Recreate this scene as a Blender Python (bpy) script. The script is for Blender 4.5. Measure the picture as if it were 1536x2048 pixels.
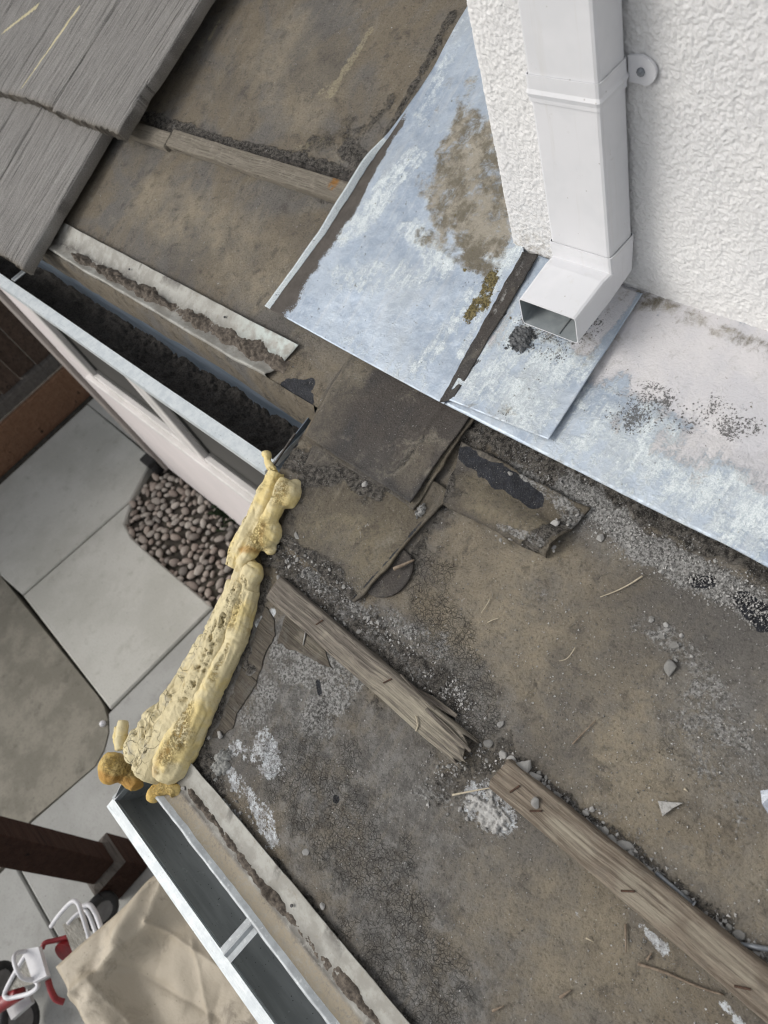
import bpy, bmesh, math, random
import numpy as np
from mathutils import Matrix, Vector, Euler

S = bpy.context.scene
for o in list(bpy.data.objects):
    bpy.data.objects.remove(o, do_unlink=True)

# ------------------------------------------------------------------ camera
# world: X along the eave (towards the near/right end), Y uphill towards the house, Z up.
TH = math.radians(18.7)                 # roof pitch
RC = np.array([[-0.6916001, -0.6560158, 0.30221278],
               [-0.45473541, 0.72055274, 0.52346868],
               [0.56116397, -0.22460414, 0.79664796]])
FPX = 1453.6
WM = -RC.T                              # camera (x right, y down, z forward) -> world
HC = 0.85
CAM = np.array([0.0, -HC * math.sin(TH), HC * math.cos(TH)])
cam_d = bpy.data.cameras.new('camera')
cam = bpy.data.objects.new('camera', cam_d)
S.collection.objects.link(cam)
xr, yd, zf = WM[:, 0], WM[:, 1], WM[:, 2]
mm = Matrix.Identity(4)
for i in range(3):
    mm[i][0], mm[i][1], mm[i][2], mm[i][3] = xr[i], -yd[i], -zf[i], CAM[i]
cam.matrix_world = mm
cam_d.sensor_fit = 'AUTO'
cam_d.sensor_width = 36.0
cam_d.lens = FPX / 2048.0 * 36.0
cam_d.clip_start = 0.02
cam_d.clip_end = 200
cam_d.dof.use_dof = True
cam_d.dof.focus_distance = 1.0
cam_d.dof.aperture_fstop = 7.0
S.camera = cam

# ------------------------------------------------------------------ light
w = bpy.data.worlds.new('World')
S.world = w
w.use_nodes = True
nt = w.node_tree
bgn = nt.nodes['Background']
sky = nt.nodes.new('ShaderNodeTexSky')
sky.sky_type = 'NISHITA'
sky.sun_disc = False
SUN = Vector((-0.50, -0.66, 0.66)).normalized()
sky.sun_elevation = math.asin(SUN.z)
sky.sun_rotation = math.atan2(SUN.x, SUN.y)
sky.dust_density = 3.0
hs = nt.nodes.new('ShaderNodeHueSaturation')
hs.inputs['Saturation'].default_value = 0.24
nt.links.new(sky.outputs[0], hs.inputs['Color'])
nt.links.new(hs.outputs[0], bgn.inputs['Color'])
bgn.inputs['Strength'].default_value = 0.15
sl = bpy.data.lights.new('sun', 'SUN')
sl.energy = 1.1
sl.angle = math.radians(24)
sl.color = (1.0, 0.955, 0.89)
so = bpy.data.objects.new('sun', sl)
so.rotation_euler = (-SUN).to_track_quat('-Z', 'Y').to_euler()
so.location = (-3, -3, 6)
S.collection.objects.link(so)
S.view_settings.view_transform = 'Standard'
S.view_settings.look = 'None'
S.view_settings.exposure = 0.07
S.view_settings.gamma = 1.0
S.cycles.max_bounces = 6
S.cycles.filter_width = 1.2
S.cycles.use_denoising = True

# ------------------------------------------------------------------ helpers: geometry of the view
CT, ST = math.cos(TH), math.sin(TH)
def ray(px, py):
    return WM @ np.array([(px - 768) / FPX, (py - 1024) / FPX, 1.0])
def uvp(px, py, h=0.0):
    """pixel -> roof coordinates (u along eave, v upslope) on the plane h above the roof"""
    r = ray(px, py); n = np.array([0, -ST, CT])
    t = (h - n @ CAM) / (n @ r); P = CAM + t * r
    return float(P[0]), float(P[1] * CT + P[2] * ST)
def zp(px, py, z):
    r = ray(px, py); t = (z - CAM[2]) / r[2]; P = CAM + t * r
    return float(P[0]), float(P[1])
def yp(px, py, y):
    r = ray(px, py); t = (y - CAM[1]) / r[1]; P = CAM + t * r
    return float(P[0]), float(P[2])
G = -2.2                                # ground height

# ------------------------------------------------------------------ helpers: noise
_rs = np.random.RandomState(5)
_T = _rs.rand(512, 512) * 2 - 1
def vn(x, y, seed=0):
    x = np.asarray(x, float) + seed * 17.3; y = np.asarray(y, float) + seed * 9.1
    xi = np.floor(x).astype(int); yi = np.floor(y).astype(int)
    fx = x - xi; fy = y - yi
    fx = fx * fx * fx * (fx * (fx * 6 - 15) + 10); fy = fy * fy * fy * (fy * (fy * 6 - 15) + 10)
    a = _T[xi & 511, yi & 511]; b = _T[(xi + 1) & 511, yi & 511]
    c = _T[xi & 511, (yi + 1) & 511]; d = _T[(xi + 1) & 511, (yi + 1) & 511]
    return (a + (b - a) * fx) * (1 - fy) + (c + (d - c) * fx) * fy
def fbm(x, y, sc, octv=4, seed=0, gain=0.5):
    s = 0; a = 1; t = 0
    for k in range(octv):
        s = s + a * vn(np.asarray(x) * sc, np.asarray(y) * sc, seed + k * 3); t += a
        a *= gain; sc *= 2.03
    return s / t
def fbm3(P, sc, octv=3, seed=0):
    return (fbm(P[:, 0] + P[:, 2] * .37, P[:, 1], sc, octv, seed) + fbm(P[:, 1], P[:, 2] + P[:, 0] * .21, sc, octv, seed + 11)
            + fbm(P[:, 2], P[:, 0] + P[:, 1] * .31, sc, octv, seed + 23)) / 3 * 1.5
def sstep(a, b, x):
    t = np.clip((x - a) / (b - a), 0, 1); return t * t * (3 - 2 * t)

# ------------------------------------------------------------------ helpers: materials
class Mt:
    def __init__(s, name):
        s.m = bpy.data.materials.new(name); s.m.use_nodes = True
        s.t = s.m.node_tree; s.b = s.t.nodes['Principled BSDF']
        s.co = s.t.nodes.new('ShaderNodeTexCoord').outputs['Object']
    def _in(s, sock, v):
        if isinstance(v, bpy.types.NodeSocket): s.t.links.new(v, sock)
        elif isinstance(v, (tuple, list)):
            sock.default_value = tuple(v) + (1,) if len(v) == 3 and sock.type == 'RGBA' else tuple(v)
        else: sock.default_value = v
    def noise(s, sc, det=4, rough=.55, vec=None, dist=0.0):
        n = s.t.nodes.new('ShaderNodeTexNoise'); s._in(n.inputs['Vector'], vec or s.co)
        n.inputs['Scale'].default_value = sc; n.inputs['Detail'].default_value = det
        n.inputs['Roughness'].default_value = rough; n.inputs['Distortion'].default_value = dist
        return n.outputs['Fac']
    def voro(s, sc, feat='F1', vec=None, out='Distance', rnd=1.0):
        n = s.t.nodes.new('ShaderNodeTexVoronoi'); n.feature = feat; s._in(n.inputs['Vector'], vec or s.co)
        n.inputs['Scale'].default_value = sc; n.inputs['Randomness'].default_value = rnd
        return n.outputs[out]
    def map(s, scale=(1, 1, 1), rot=(0, 0, 0), vec=None):
        n = s.t.nodes.new('ShaderNodeMapping'); s._in(n.inputs['Vector'], vec or s.co)
        n.inputs['Scale'].default_value = scale; n.inputs['Rotation'].default_value = rot
        return n.outputs[0]
    def mr(s, v, a, b, c=0.0, d=1.0, smooth=True):
        n = s.t.nodes.new('ShaderNodeMapRange'); n.interpolation_type = 'SMOOTHSTEP' if smooth else 'LINEAR'
        s._in(n.inputs[0], v); n.inputs[1].default_value = a; n.inputs[2].default_value = b
        n.inputs[3].default_value = c; n.inputs[4].default_value = d
        return n.outputs[0]
    def ma(s, op, a, b=0.0, clamp=False):
        n = s.t.nodes.new('ShaderNodeMath'); n.operation = op; n.use_clamp = clamp
        s._in(n.inputs[0], a); s._in(n.inputs[1], b); return n.outputs[0]
    def mul(s, a, b): return s.ma('MULTIPLY', a, b)
    def add(s, a, b): return s.ma('ADD', a, b)
    def mix(s, f, a, b, mode='MIX'):
        n = s.t.nodes.new('ShaderNodeMix'); n.data_type = 'RGBA'; n.blend_type = mode
        s._in(n.inputs['Factor'], f); s._in(n.inputs['A'], a); s._in(n.inputs['B'], b)
        return n.outputs['Result']
    def at(s, name):
        n = s.t.nodes.new('ShaderNodeAttribute'); n.attribute_name = name; return n.outputs['Fac']
    def cn(s, sc, det=6, rough=.7, vec=None, dist=0.0):
        return s.mr(s.noise(sc, det, rough, vec, dist), .28, .72, 0, 1, False)
    def ragged(s, attr, k=1.3, scs=(26, 130), lo=.40, hi=.62, dist=.3):
        a = s.add(s.mul(s.cn(scs[0], 5, .65, None, dist), .5), s.mul(s.cn(scs[1], 6, .75), .5))
        return s.mr(s.add(s.add(s.mul(s.at(attr), 1.25), -.25), s.mul(s.add(a, -.5), k)), lo, hi)
    def rnd(s):
        return s.t.nodes.new('ShaderNodeObjectInfo').outputs['Random']
    def warp(s, sc, amt, vec=None):
        n = s.t.nodes.new('ShaderNodeTexNoise'); s._in(n.inputs['Vector'], vec or s.co); n.inputs['Scale'].default_value = sc
        v = s.t.nodes.new('ShaderNodeVectorMath'); v.operation = 'SCALE'; s._in(v.inputs[0], n.outputs['Color']); v.inputs['Scale'].default_value = amt
        a = s.t.nodes.new('ShaderNodeVectorMath'); a.operation = 'ADD'; s._in(a.inputs[0], vec or s.co); s._in(a.inputs[1], v.outputs[0])
        return a.outputs[0]
    def bump(s, h, dist=.002, st=1.0, nrm=None):
        n = s.t.nodes.new('ShaderNodeBump'); s._in(n.inputs['Height'], h)
        n.inputs['Distance'].default_value = dist; n.inputs['Strength'].default_value = st
        if nrm is not None: s._in(n.inputs['Normal'], nrm)
        return n.outputs[0]
    def out(s, col, rough=.85, metal=0.0, nrm=None, spec=None):
        s._in(s.b.inputs['Base Color'], col); s._in(s.b.inputs['Roughness'], rough); s._in(s.b.inputs['Metallic'], metal)
        if nrm is not None: s._in(s.b.inputs['Normal'], nrm)
        if spec is not None: s._in(s.b.inputs['Specular IOR Level'], spec)
        return s.m

def mottled(name, c1, c2, sc=30, rough=.85, metal=0.0, bsc=200, bd=.0006, sc2=None, c3=None, spec=None):
    m = Mt(name)
    col = m.mix(m.mr(m.noise(sc, 6, .6), .35, .65), c1, c2)
    if c3 is not None: col = m.mix(m.mr(m.noise(sc2 or sc * 4, 5, .65), .56, .7), col, c3)
    return m.out(col, rough, metal, m.bump(m.noise(bsc, 4, .6), bd), spec)

# --- roofing felt / dirt
def felt_material(name, base=(.178, .150, .110), tan=(.275, .236, .172), grey=(.150, .140, .126), rough=.9, streak=.35):
    m = Mt(name)
    fine = m.cn(240, 5, .72); vfine = m.cn(620, 4, .75)
    col = m.mix(m.mr(m.cn(6, 6, .6, None, .6), .3, .7), base, grey)
    col = m.mix(m.ma('MULTIPLY', m.at('tan'), m.mr(m.add(m.mul(m.cn(11, 5, .65), .6), m.mul(m.cn(70, 6, .7), .4)), .25, .75, .25, 1), True), col, tan)
    col = m.mix(m.ma('MULTIPLY', m.at('ash'), m.mr(m.add(m.mul(m.cn(9, 6, .7), .6), m.mul(m.cn(55, 6, .7), .4)), .22, .62, .3, 1), True), col, m.mix(m.mr(m.cn(42, 6, .75), .3, .75), (.115, .111, .104), (.225, .218, .205)))
    st = m.cn(1, 5, .65, m.map((70, 7, 1)))
    col = m.mix(m.mr(st, .5, .9, 0, streak), col, (.24, .21, .165))
    col = m.mix(m.mr(m.cn(34, 7, .72, None, .5), .52, .92, 0, .6), col, (.058, .051, .044))
    col = m.mix(m.mr(m.cn(19, 7, .72, None, .4), .60, .95, 0, .7), col, (.24, .215, .17))
    col = m.mix(m.mr(m.cn(3.5, 4, .6), .55, .9, 0, .5), col, (.095, .089, .083))
    # soil
    d = m.at('dirt'); dm = m.ragged('dirt', 1.4, (40, 170), .30, .70)
    clod = m.cn(130, 6, .75)
    soil = m.mix(m.mr(clod, .3, .72), (.030, .027, .024), (.165, .150, .130))
    soil = m.mix(m.mr(vfine, .62, .92), soil, (.34, .325, .295))
    col = m.mix(dm, col, soil)
    # grey mortar dust
    gf = m.ragged('dust', 1.7, (30, 220), .38, .85)
    col = m.mix(gf, col, m.mix(m.mr(fine, .3, .7), (.13, .127, .12), (.37, .365, .35)))
    # black tar
    bk = m.ragged('tar', .8, (30, 100), .42, .56)
    col = m.mix(bk, col, m.mix(m.cn(90), (.007, .008, .011), (.030, .033, .042)))
    # white lime
    wf = m.ragged('lime', 2.3, (38, 210), .36, .66)
    col = m.mix(wf, col, m.mix(m.mr(m.cn(90), .3, .7), (.64, .67, .69), (.36, .36, .36)))
    # yellowish stain
    col = m.mix(m.mul(m.ragged('stain', 1.6, (40, 160), .35, .8), .7), col, (.34, .30, .20))
    # cracks
    wv = m.warp(70, .012)
    e1 = m.voro(140, 'DISTANCE_TO_EDGE', wv); e2 = m.voro(290, 'DISTANCE_TO_EDGE', wv)
    ck = m.ma('MAXIMUM', m.mr(e1, .0, .055, 1, 0), m.mul(m.mr(e2, .0, .07, 1, 0), .65))
    ck = m.mul(ck, m.mr(m.add(m.at('crack'), m.mul(m.add(m.cn(24, 5, .7), -.5), 1.3)), .35, .95))
    col = m.mix(m.mul(ck, .72), col, (.022, .019, .016))
    # grit: pale and dark specks
    col = m.mix(m.mul(m.mr(m.voro(330), .10, .24, 1, 0), m.mr(m.noise(210, 2, .6), .56, .64)), col, (.36, .35, .33))
    col = m.mix(m.mul(m.mr(m.voro(190), .07, .2, 1, 0), m.mr(m.noise(60, 3, .7), .54, .64)), col, (.026, .023, .02))
    col = m.mix(m.mr(vfine, .5, 1.0, 0, .55), col, m.mix(.5, col, (.34, .32, .29)))
    col = m.mix(m.mr(fine, .5, .1, 0, .6), col, m.mix(.7, col, (.02, .017, .015)))
    h = m.add(m.mul(fine, .9), m.add(m.mul(vfine, .5), m.mul(m.cn(45), .8)))
    h = m.add(h, m.mul(ck, -1.8))
    h = m.add(h, m.mul(m.mul(dm, clod), 3.2))
    h = m.add(h, m.mul(gf, m.cn(300, 4)))
    return m.out(col, m.mr(bk, 0, 1, rough, .42), 0.0, m.bump(h, .0017, .9), .28)

FELT = felt_material('roofing_felt')
FELTD = felt_material('dark_felt', (.074, .064, .056), (.20, .172, .127), (.052, .049, .048), .7, .0)
FELTB = felt_material('brown_felt', (.12, .102, .075), (.21, .18, .125), (.10, .09, .078))

# --- galvanised sheet with oxide, paint, dirt
def sheet_material():
    m = Mt('galvanised_sheet')
    n1 = m.cn(9, 6, .62, None, .5); n2 = m.cn(60, 7, .75, None, .3); n3 = m.cn(260, 5, .75); n4 = m.cn(620, 3, .7)
    col = m.mix(m.mr(n1, .3, .7), (.33, .39, .47), (.43, .49, .56))
    col = m.mix(m.mr(n2, .35, .8, 0, .6), col, (.48, .54, .60))
    col = m.mix(m.mr(n3, .55, .95, 0, .5), col, (.58, .63, .67))
    col = m.mix(m.mr(m.cn(1, 5, .7, m.map((90, 7, 20), (0, 0, .1))), .45, .95, 0, .55), col, (.52, .55, .57))
    col = m.mix(m.mr(m.cn(5, 5, .65), .5, .9, 0, .4), col, (.40, .42, .42))
    col = m.mix(m.mr(n3, .4, .05, 0, .4), col, (.25, .29, .34))
    streak = m.cn(1, 6, .75, m.map((130, 11, 20), (0, 0, .12)))
    a = m.add(m.mul(n2, .45), m.add(m.mul(n3, .25), m.mul(streak, .30)))
    ox = m.mr(m.add(m.add(m.mul(m.at('oxide'), .9), -.20), m.mul(m.add(a, -.5), 2.6)), .12, .95)
    col = m.mix(ox, col, m.mix(m.mr(n4, .3, .7), (.50, .56, .58), (.68, .72, .73)))
    pf = m.mr(m.add(m.add(m.mul(m.at('paint'), 1.2), -.2), m.mul(m.add(a, -.5), 1.6)), .3, .7)
    col = m.mix(pf, col, m.mix(m.mr(n1, .3, .7), (.53, .525, .545), (.60, .585, .59)))
    col = m.mix(m.mr(m.mul(pf, n2), .62, .8, 0, .35), col, (.44, .43, .42))
    df = m.mr(m.add(m.add(m.mul(m.at('dirt'), 1.25), -.3), m.mul(m.add(m.add(m.mul(n2, .5), m.mul(m.cn(22, 6, .7, None, .5), .5)), -.5), 2.1)), .08, .98)
    dcol = m.mix(m.mr(m.cn(26, 7, .7), .3, .7), (.145, .128, .095), (.30, .272, .22))
    dcol = m.mix(m.mr(streak, .6, .95, 0, .5), dcol, (.38, .35, .30))
    dcol = m.mix(m.mr(n3, .35, 0, 0, .6), dcol, (.07, .06, .048))
    col = m.mix(df, col, dcol)
    spk = m.mr(m.add(m.add(m.at('speck'), -.80), m.mul(m.add(m.add(m.mul(m.cn(300, 4, .8), .6), m.mul(m.cn(48, 4, .7), .4)), -.5), 1.9)), .10, .34)
    dots = m.mul(m.mr(m.voro(230, vec=m.warp(160, .006)), .14, .36, 1, 0), m.mr(m.add(m.at('speck'), m.mul(m.add(m.cn(40, 4, .7), -.5), 1.2)), .28, .8))
    sc = m.ma('MAXIMUM', m.mul(spk, .9), dots)
    col = m.mix(sc, col, m.mix(n4, (.05, .05, .05), (.11, .105, .10)))
    mo = m.mr(m.add(m.add(m.mul(m.at('moss'), 1.1), -.2), m.mul(m.add(m.cn(95, 6, .75), -.5), 1.7)), .35, .6)
    col = m.mix(mo, col, m.mix(m.mr(n3, .3, .7), (.06, .048, .018), (.21, .17, .07)))
    tf = m.mr(m.add(m.add(m.mul(m.at('tar'), 1.2), -.25), m.mul(m.add(m.cn(1, 5, .7, m.map((260, 40, 40), (0, 0, .5))), -.5), 1.1)), .4, .6)
    col = m.mix(tf, col, m.mix(m.mr(n3, .3, .7), (.040, .042, .045), (.14, .145, .15)))
    bf = m.mr(m.add(m.add(m.mul(m.at('bare'), 1.4), -.3), m.mul(m.add(m.add(m.mul(n4, .5), m.mul(n2, .5)), -.5), 1.5)), .3, .6)
    col = m.mix(bf, col, m.mix(n2, (.055, .047, .040), (.105, .092, .080)))
    dull = m.ma('MAXIMUM', m.ma('MAXIMUM', ox, pf), m.ma('MAXIMUM', m.ma('MAXIMUM', df, bf), m.ma('MAXIMUM', m.ma('MAXIMUM', sc, mo), tf)))
    h = m.add(m.add(m.mul(ox, .4), m.mul(pf, m.add(.3, m.mul(n3, .6)))), m.add(m.mul(df, m.cn(120, 5, .7)), m.mul(mo, n3)))
    h = m.add(h, m.add(m.mul(n1, .8), m.mul(n2, .4)))
    return m.out(col, m.mr(dull, 0, 1, .46, .8), m.mr(dull, 0, 1, .45, 0), m.bump(h, .0012, .9), .4)
SHEET = sheet_material()
ZINC = mottled('weathered_zinc', (.46, .49, .50), (.36, .38, .39), 60, .55, .35, 300, .0003, 160, (.60, .62, .62))
def flash_mat():
    m = Mt('dusty_flashing')
    n = m.noise(30, 6, .65); f = m.noise(260, 5, .7)
    col = m.mix(m.mr(n, .38, .62), (.27, .26, .23), (.375, .37, .335))
    col = m.mix(m.mr(m.noise(110, 6, .7), .55, .7), col, (.26, .24, .20))
    col = m.mix(m.mul(m.at('oxide'), m.mr(m.noise(50, 5), .35, .6)), col, (.48, .53, .50))
    col = m.mix(m.mul(m.at('dirt'), m.mr(m.noise(90, 6, .7), .25, .55)), col, (.062, .054, .046))
    col = m.mix(m.mul(m.at('rust'), m.mr(f, .3, .6, .35, 1)), col, (.27, .23, .165))
    return m.out(col, .7, 0.0, m.bump(m.add(f, m.mul(n, .6)), .0006))
FLASH = flash_mat()
def lip_mat():
    m = Mt('painted_gutter_lip')
    n = m.noise(50, 6, .7); st = m.noise(1, 5, .7, vec=m.map((25, 260, 260)))
    col = m.mix(m.mr(n, .4, .62), (.62, .66, .67), (.52, .565, .585))
    col = m.mix(m.mr(st, .60, .70, 0, .7), col, (.34, .39, .41))
    col = m.mix(m.mr(m.noise(210, 5, .75), .64, .7), col, (.16, .16, .15))
    return m.out(col, .45, .15, m.bump(m.add(n, st), .0004))
LIP = lip_mat()
def gut_mat(name, c1, c2, c3):
    m = Mt(name)
    col = m.mix(m.mr(m.noise(1, 5, .6, vec=m.map((9, 60, 60))), .36, .64), c1, c2)
    col = m.mix(m.mr(m.noise(65, 6, .75), .60, .72), col, c3)
    col = m.mix(m.mr(m.voro(130), .05, .14, 1, 0), col, (.015, .015, .015))
    return m.out(col, .5, .25, m.bump(m.noise(120, 4), .0004))
GUTIN = gut_mat('grey_gutter_metal', (.235, .25, .25), (.30, .315, .315), (.38, .395, .39))
GUTUP = gut_mat('blue_grey_gutter_metal', (.12, .155, .195), (.17, .205, .25), (.20, .21, .21))

# --- tile
def tile_mat():
    m = Mt('concrete_tile')
    ribs = m.cn(1, 3, .6, m.map((330, 5, 1))); r2 = m.cn(1, 4, .65, m.map((70, 3, 1))); r3 = m.cn(1, 2, .6, m.map((650, 12, 1)))
    gr = m.cn(520, 3, .8)
    col = m.mix(r2, (.30, .286, .268), (.36, .346, .325))
    col = m.mix(m.mr(ribs, .52, .12, 0, .9), col, (.095, .090, .085))
    col = m.mix(m.mr(r3, .5, .1, 0, .6), col, (.10, .096, .092))
    col = m.mix(m.mr(ribs, .6, .95, 0, .6), col, (.44, .43, .41))
    col = m.mix(m.mr(gr, .58, .92, 0, .85), col, (.56, .54, .51))
    col = m.mix(m.mr(gr, .38, .05, 0, .8), col, (.055, .052, .050))
    col = m.mix(m.mul(m.rnd(), .2), col, (.17, .165, .16))
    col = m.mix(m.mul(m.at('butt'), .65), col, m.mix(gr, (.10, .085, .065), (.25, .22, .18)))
    y = m.mr(m.add(m.at('yellow'), m.mul(m.add(m.cn(180, 4, .7), -.5), .5)), .12, .5)  # streaks of sunlight on the tiles, painted into the colour as pale yellow
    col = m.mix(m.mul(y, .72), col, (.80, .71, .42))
    return m.out(col, .92, 0, m.bump(m.add(m.mul(ribs, 1.6), m.add(r3, m.mul(gr, .8))), .0014), .3)
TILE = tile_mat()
# --- wood
def wood_mat(name, c1, c2, c3, dust=(.2, .18, .15), dustf=.4, sc=1.0):
    m = Mt(name)
    v = m.warp(9 * sc, .010 / sc)
    g = m.cn(1, 7, .68, m.map((7 * sc, 210 * sc, 170 * sc), vec=v)); g2 = m.cn(1, 5, .7, m.map((16 * sc, 620 * sc, 480 * sc), vec=v))
    b = m.cn(14 * sc, 5, .65)
    col = m.mix(m.mr(g, .2, .8), c1, c2)
    col = m.mix(m.mr(g2, .55, .9, 0, .85), col, c3)
    col = m.mix(m.mr(b, .35, .75, 0, .7), col, m.mix(.5, col, c1))
    col = m.mix(m.mr(m.cn(60 * sc, 6, .75), .52, .9, 0, dustf), col, dust)
    col = m.mix(m.mr(m.cn(1, 4, .7, m.map((5 * sc, 110 * sc, 90 * sc), vec=v)), .82, .92), col, m.mix(.8, col, (.012, .01, .008)))
    col = m.mix(m.ma('MULTIPLY', m.at('pale'), m.mr(m.add(m.mul(g, .6), m.mul(b, .4)), .25, .75), True), col, (.40, .36, .285))
    col = m.mix(m.mul(m.at('rust'), m.mr(m.cn(80, 5), .2, .6)), col, (.30, .15, .045))
    return m.out(col, .88, 0, m.bump(m.add(g, m.add(m.mul(g2, .8), m.mul(m.cn(300 * sc, 4), .3))), .0022 / sc, .9), .22)
WOOD = wood_mat('weathered_batten', (.165, .132, .102), (.34, .29, .228), (.066, .050, .040))
WOODG = wood_mat('grey_batten', (.145, .126, .108), (.31, .275, .228), (.052, .045, .038))
WOODD = wood_mat('dusty_batten', (.205, .182, .146), (.275, .246, .20), (.12, .105, .083), (.32, .29, .24), .8)
FENCE = wood_mat('fence_wood', (.105, .072, .054), (.155, .105, .078), (.055, .038, .029), (.12, .10, .085), .3, .12)
KICK = wood_mat('kickboard_wood', (.27, .145, .085), (.32, .18, .108), (.18, .095, .055), (.2, .12, .08), .2, .12)
RAILM = wood_mat('rail_wood', (.15, .135, .12), (.20, .18, .16), (.08, .07, .06), (.2, .18, .16), .3, .12)
POSTM = wood_mat('post_stain', (.045, .020, .013), (.062, .030, .020), (.028, .013, .009), (.09, .055, .04), .25, .15)
def stucco_mat():
    m = Mt('white_stucco')
    f = m.noise(420, 5, .7); l = m.noise(150, 5, .65)
    col = m.mix(m.mr(m.noise(6, 4), .4, .6), (.755, .75, .74), (.715, .713, .71))
    col = m.mix(m.mr(m.cn(330, 4, .75), .35, .0, 0, .45), col, (.42, .41, .39))
    col = m.mix(m.mul(m.at('grime'), m.mr(m.noise(120, 6, .7), .48, .6)), col, (.42, .39, .34))
    return m.out(col, .9, 0, m.bump(m.add(m.mul(l, .8), f), .0018, .7), .25)
STUCCO = stucco_mat()
def white_mat():
    m = Mt('white_painted_metal')
    st = m.cn(1, 5, .7, m.map((70, 70, 4))); n = m.cn(30, 6, .75)
    col = m.mix(m.mr(m.cn(7, 4), .3, .7), (.70, .70, .715), (.655, .66, .675))
    col = m.mix(m.mr(st, .62, 1.0, 0, .45), col, (.60, .59, .57))
    col = m.mix(m.mr(n, .78, 1.0, 0, .7), col, (.48, .46, .43))
    col = m.mix(m.mr(m.voro(60), .03, .07, .7, 0), col, (.35, .33, .30))
    return m.out(col, .42, 0, m.bump(m.add(m.cn(9, 3), m.mul(m.cn(160, 3), .08)), .0012, .5), .4)
WHITE = white_mat()
WHITE_OLD = mottled('white_painted_metal', (.79, .80, .82), (.75, .765, .78), 9, .35, 0.0, 120, .0002, 120, (.72, .73, .74), .4)
WHITEG = mottled('galvanised_inner', (.36, .39, .40), (.28, .31, .32), 40, .5, .3, 200, .0002)
# --- foam
def foam_mat(name, c1, c2, pit=(.20, .15, .055), brown=(.44, .31, .10)):
    m = Mt(name)
    col = m.mix(m.mr(m.noise(22, 4, .6), .4, .6), c1, c2)
    pv = m.warp(120, .006)
    pt = m.ma('MAXIMUM', m.mr(m.voro(150, vec=pv), .16, .40, 1, 0), m.mr(m.voro(330, vec=pv), .12, .35, 1, 0))
    p = m.mul(pt, m.at('pore'))
    sc = m.noise(1, 6, .75, vec=m.warp(150, .01), dist=1.0)
    scuff = m.mul(m.at('scuff'), m.mr(m.noise(170, 6, .75, dist=1.5), .46, .58))
    col = m.mix(scuff, col, m.mix(m.cn(320, 3, .8), m.mix(.4, brown, (.10, .07, .03)), brown))
    col = m.mix(m.mr(m.cn(30, 6, .75), .66, .95, 0, .6), col, (.40, .29, .11))
    col = m.mix(m.mul(m.at('amber'), .85), col, (.42, .22, .045))
    col = m.mix(m.mul(p, .85), col, pit)
    wr = m.voro(42, 'DISTANCE_TO_EDGE', m.warp(40, .03))
    wrk = m.mul(m.mr(wr, 0, .035, 1, 0), m.at('skin'))
    col = m.mix(m.mul(wrk, .32), col, (.24, .20, .12))
    col = m.mix(m.mul(m.at('skin'), m.mr(m.noise(40, 6, .7), .48, .66, 0, .85)), col, (.36, .33, .25))
    h = m.add(m.add(m.mul(p, -1.6), m.mul(wrk, -1.2)), m.add(m.mul(scuff, -.7), m.mul(m.noise(120, 5, .7), .9)))
    return m.out(col, .6, 0, m.bump(h, .0022, .9), .35)
FOAM = foam_mat('aged_spray_foam', (.72, .58, .26), (.66, .57, .34))
FOAMC = foam_mat('cream_spray_foam', (.66, .575, .35), (.58, .50, .30))
FOAMA = foam_mat('amber_spray_foam', (.56, .38, .11), (.66, .50, .20))
# --- small stuff
CRUMB = Mt('mortar_crumb')
_c = CRUMB.mix(CRUMB.rnd(), (.24, .235, .22), (.50, .49, .47))
_c = CRUMB.mix(CRUMB.mr(CRUMB.noise(350, 5, .7), .45, .65, 0, .7), _c, (.14, .135, .125))
CRUMB = CRUMB.out(_c, .92, 0, CRUMB.bump(CRUMB.noise(500, 4, .7), .0008))
GRAN = Mt('grit')
_c = GRAN.mix(GRAN.at('tone'), (.05, .047, .043), (.52, .51, .49))
GRAN = GRAN.out(_c, .9)
SOIL = mottled('dark_soil', (.026, .024, .022), (.078, .070, .061), 260, .95, 0, 420, .0015, 500, (.11, .095, .08))
SOILB = mottled('brown_soil', (.075, .062, .050), (.15, .125, .10), 200, .95, 0, 420, .0015, 500, (.05, .042, .035))
TWIG = mottled('dry_twig', (.14, .105, .075), (.24, .19, .14), 200, .9)
STRAW = mottled('pale_straw', (.38, .33, .24), (.48, .42, .32), 200, .9)
RUST = mottled('rusty_iron', (.055, .032, .022), (.10, .055, .035), 300, .8, .3)
NAIL = mottled('grey_nail', (.20, .215, .235), (.27, .285, .30), 200, .5, .6)
LIME = mottled('white_plaster', (.44, .435, .42), (.27, .265, .25), 150, .9, 0, 350, .0015, 300, (.20, .195, .185))
PEB = Mt('river_pebble')
_c = PEB.mix(PEB.rnd(), (.19, .172, .152), (.50, .455, .40))
_r = PEB.t.nodes.new('ShaderNodeMath'); _r.operation = 'FRACT'; PEB._in(_r.inputs[0], PEB.mul(PEB.rnd(), 7.3))
_c = PEB.mix(PEB.mul(_r.outputs[0], .55), _c, (.33, .235, .185))
_c = PEB.mix(PEB.mr(PEB.noise(60, 5, .6), .4, .7, 0, .4), _c, (.12, .11, .105))
PEB = PEB.out(_c, .7, 0, PEB.bump(PEB.noise(150, 3), .001))
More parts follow.
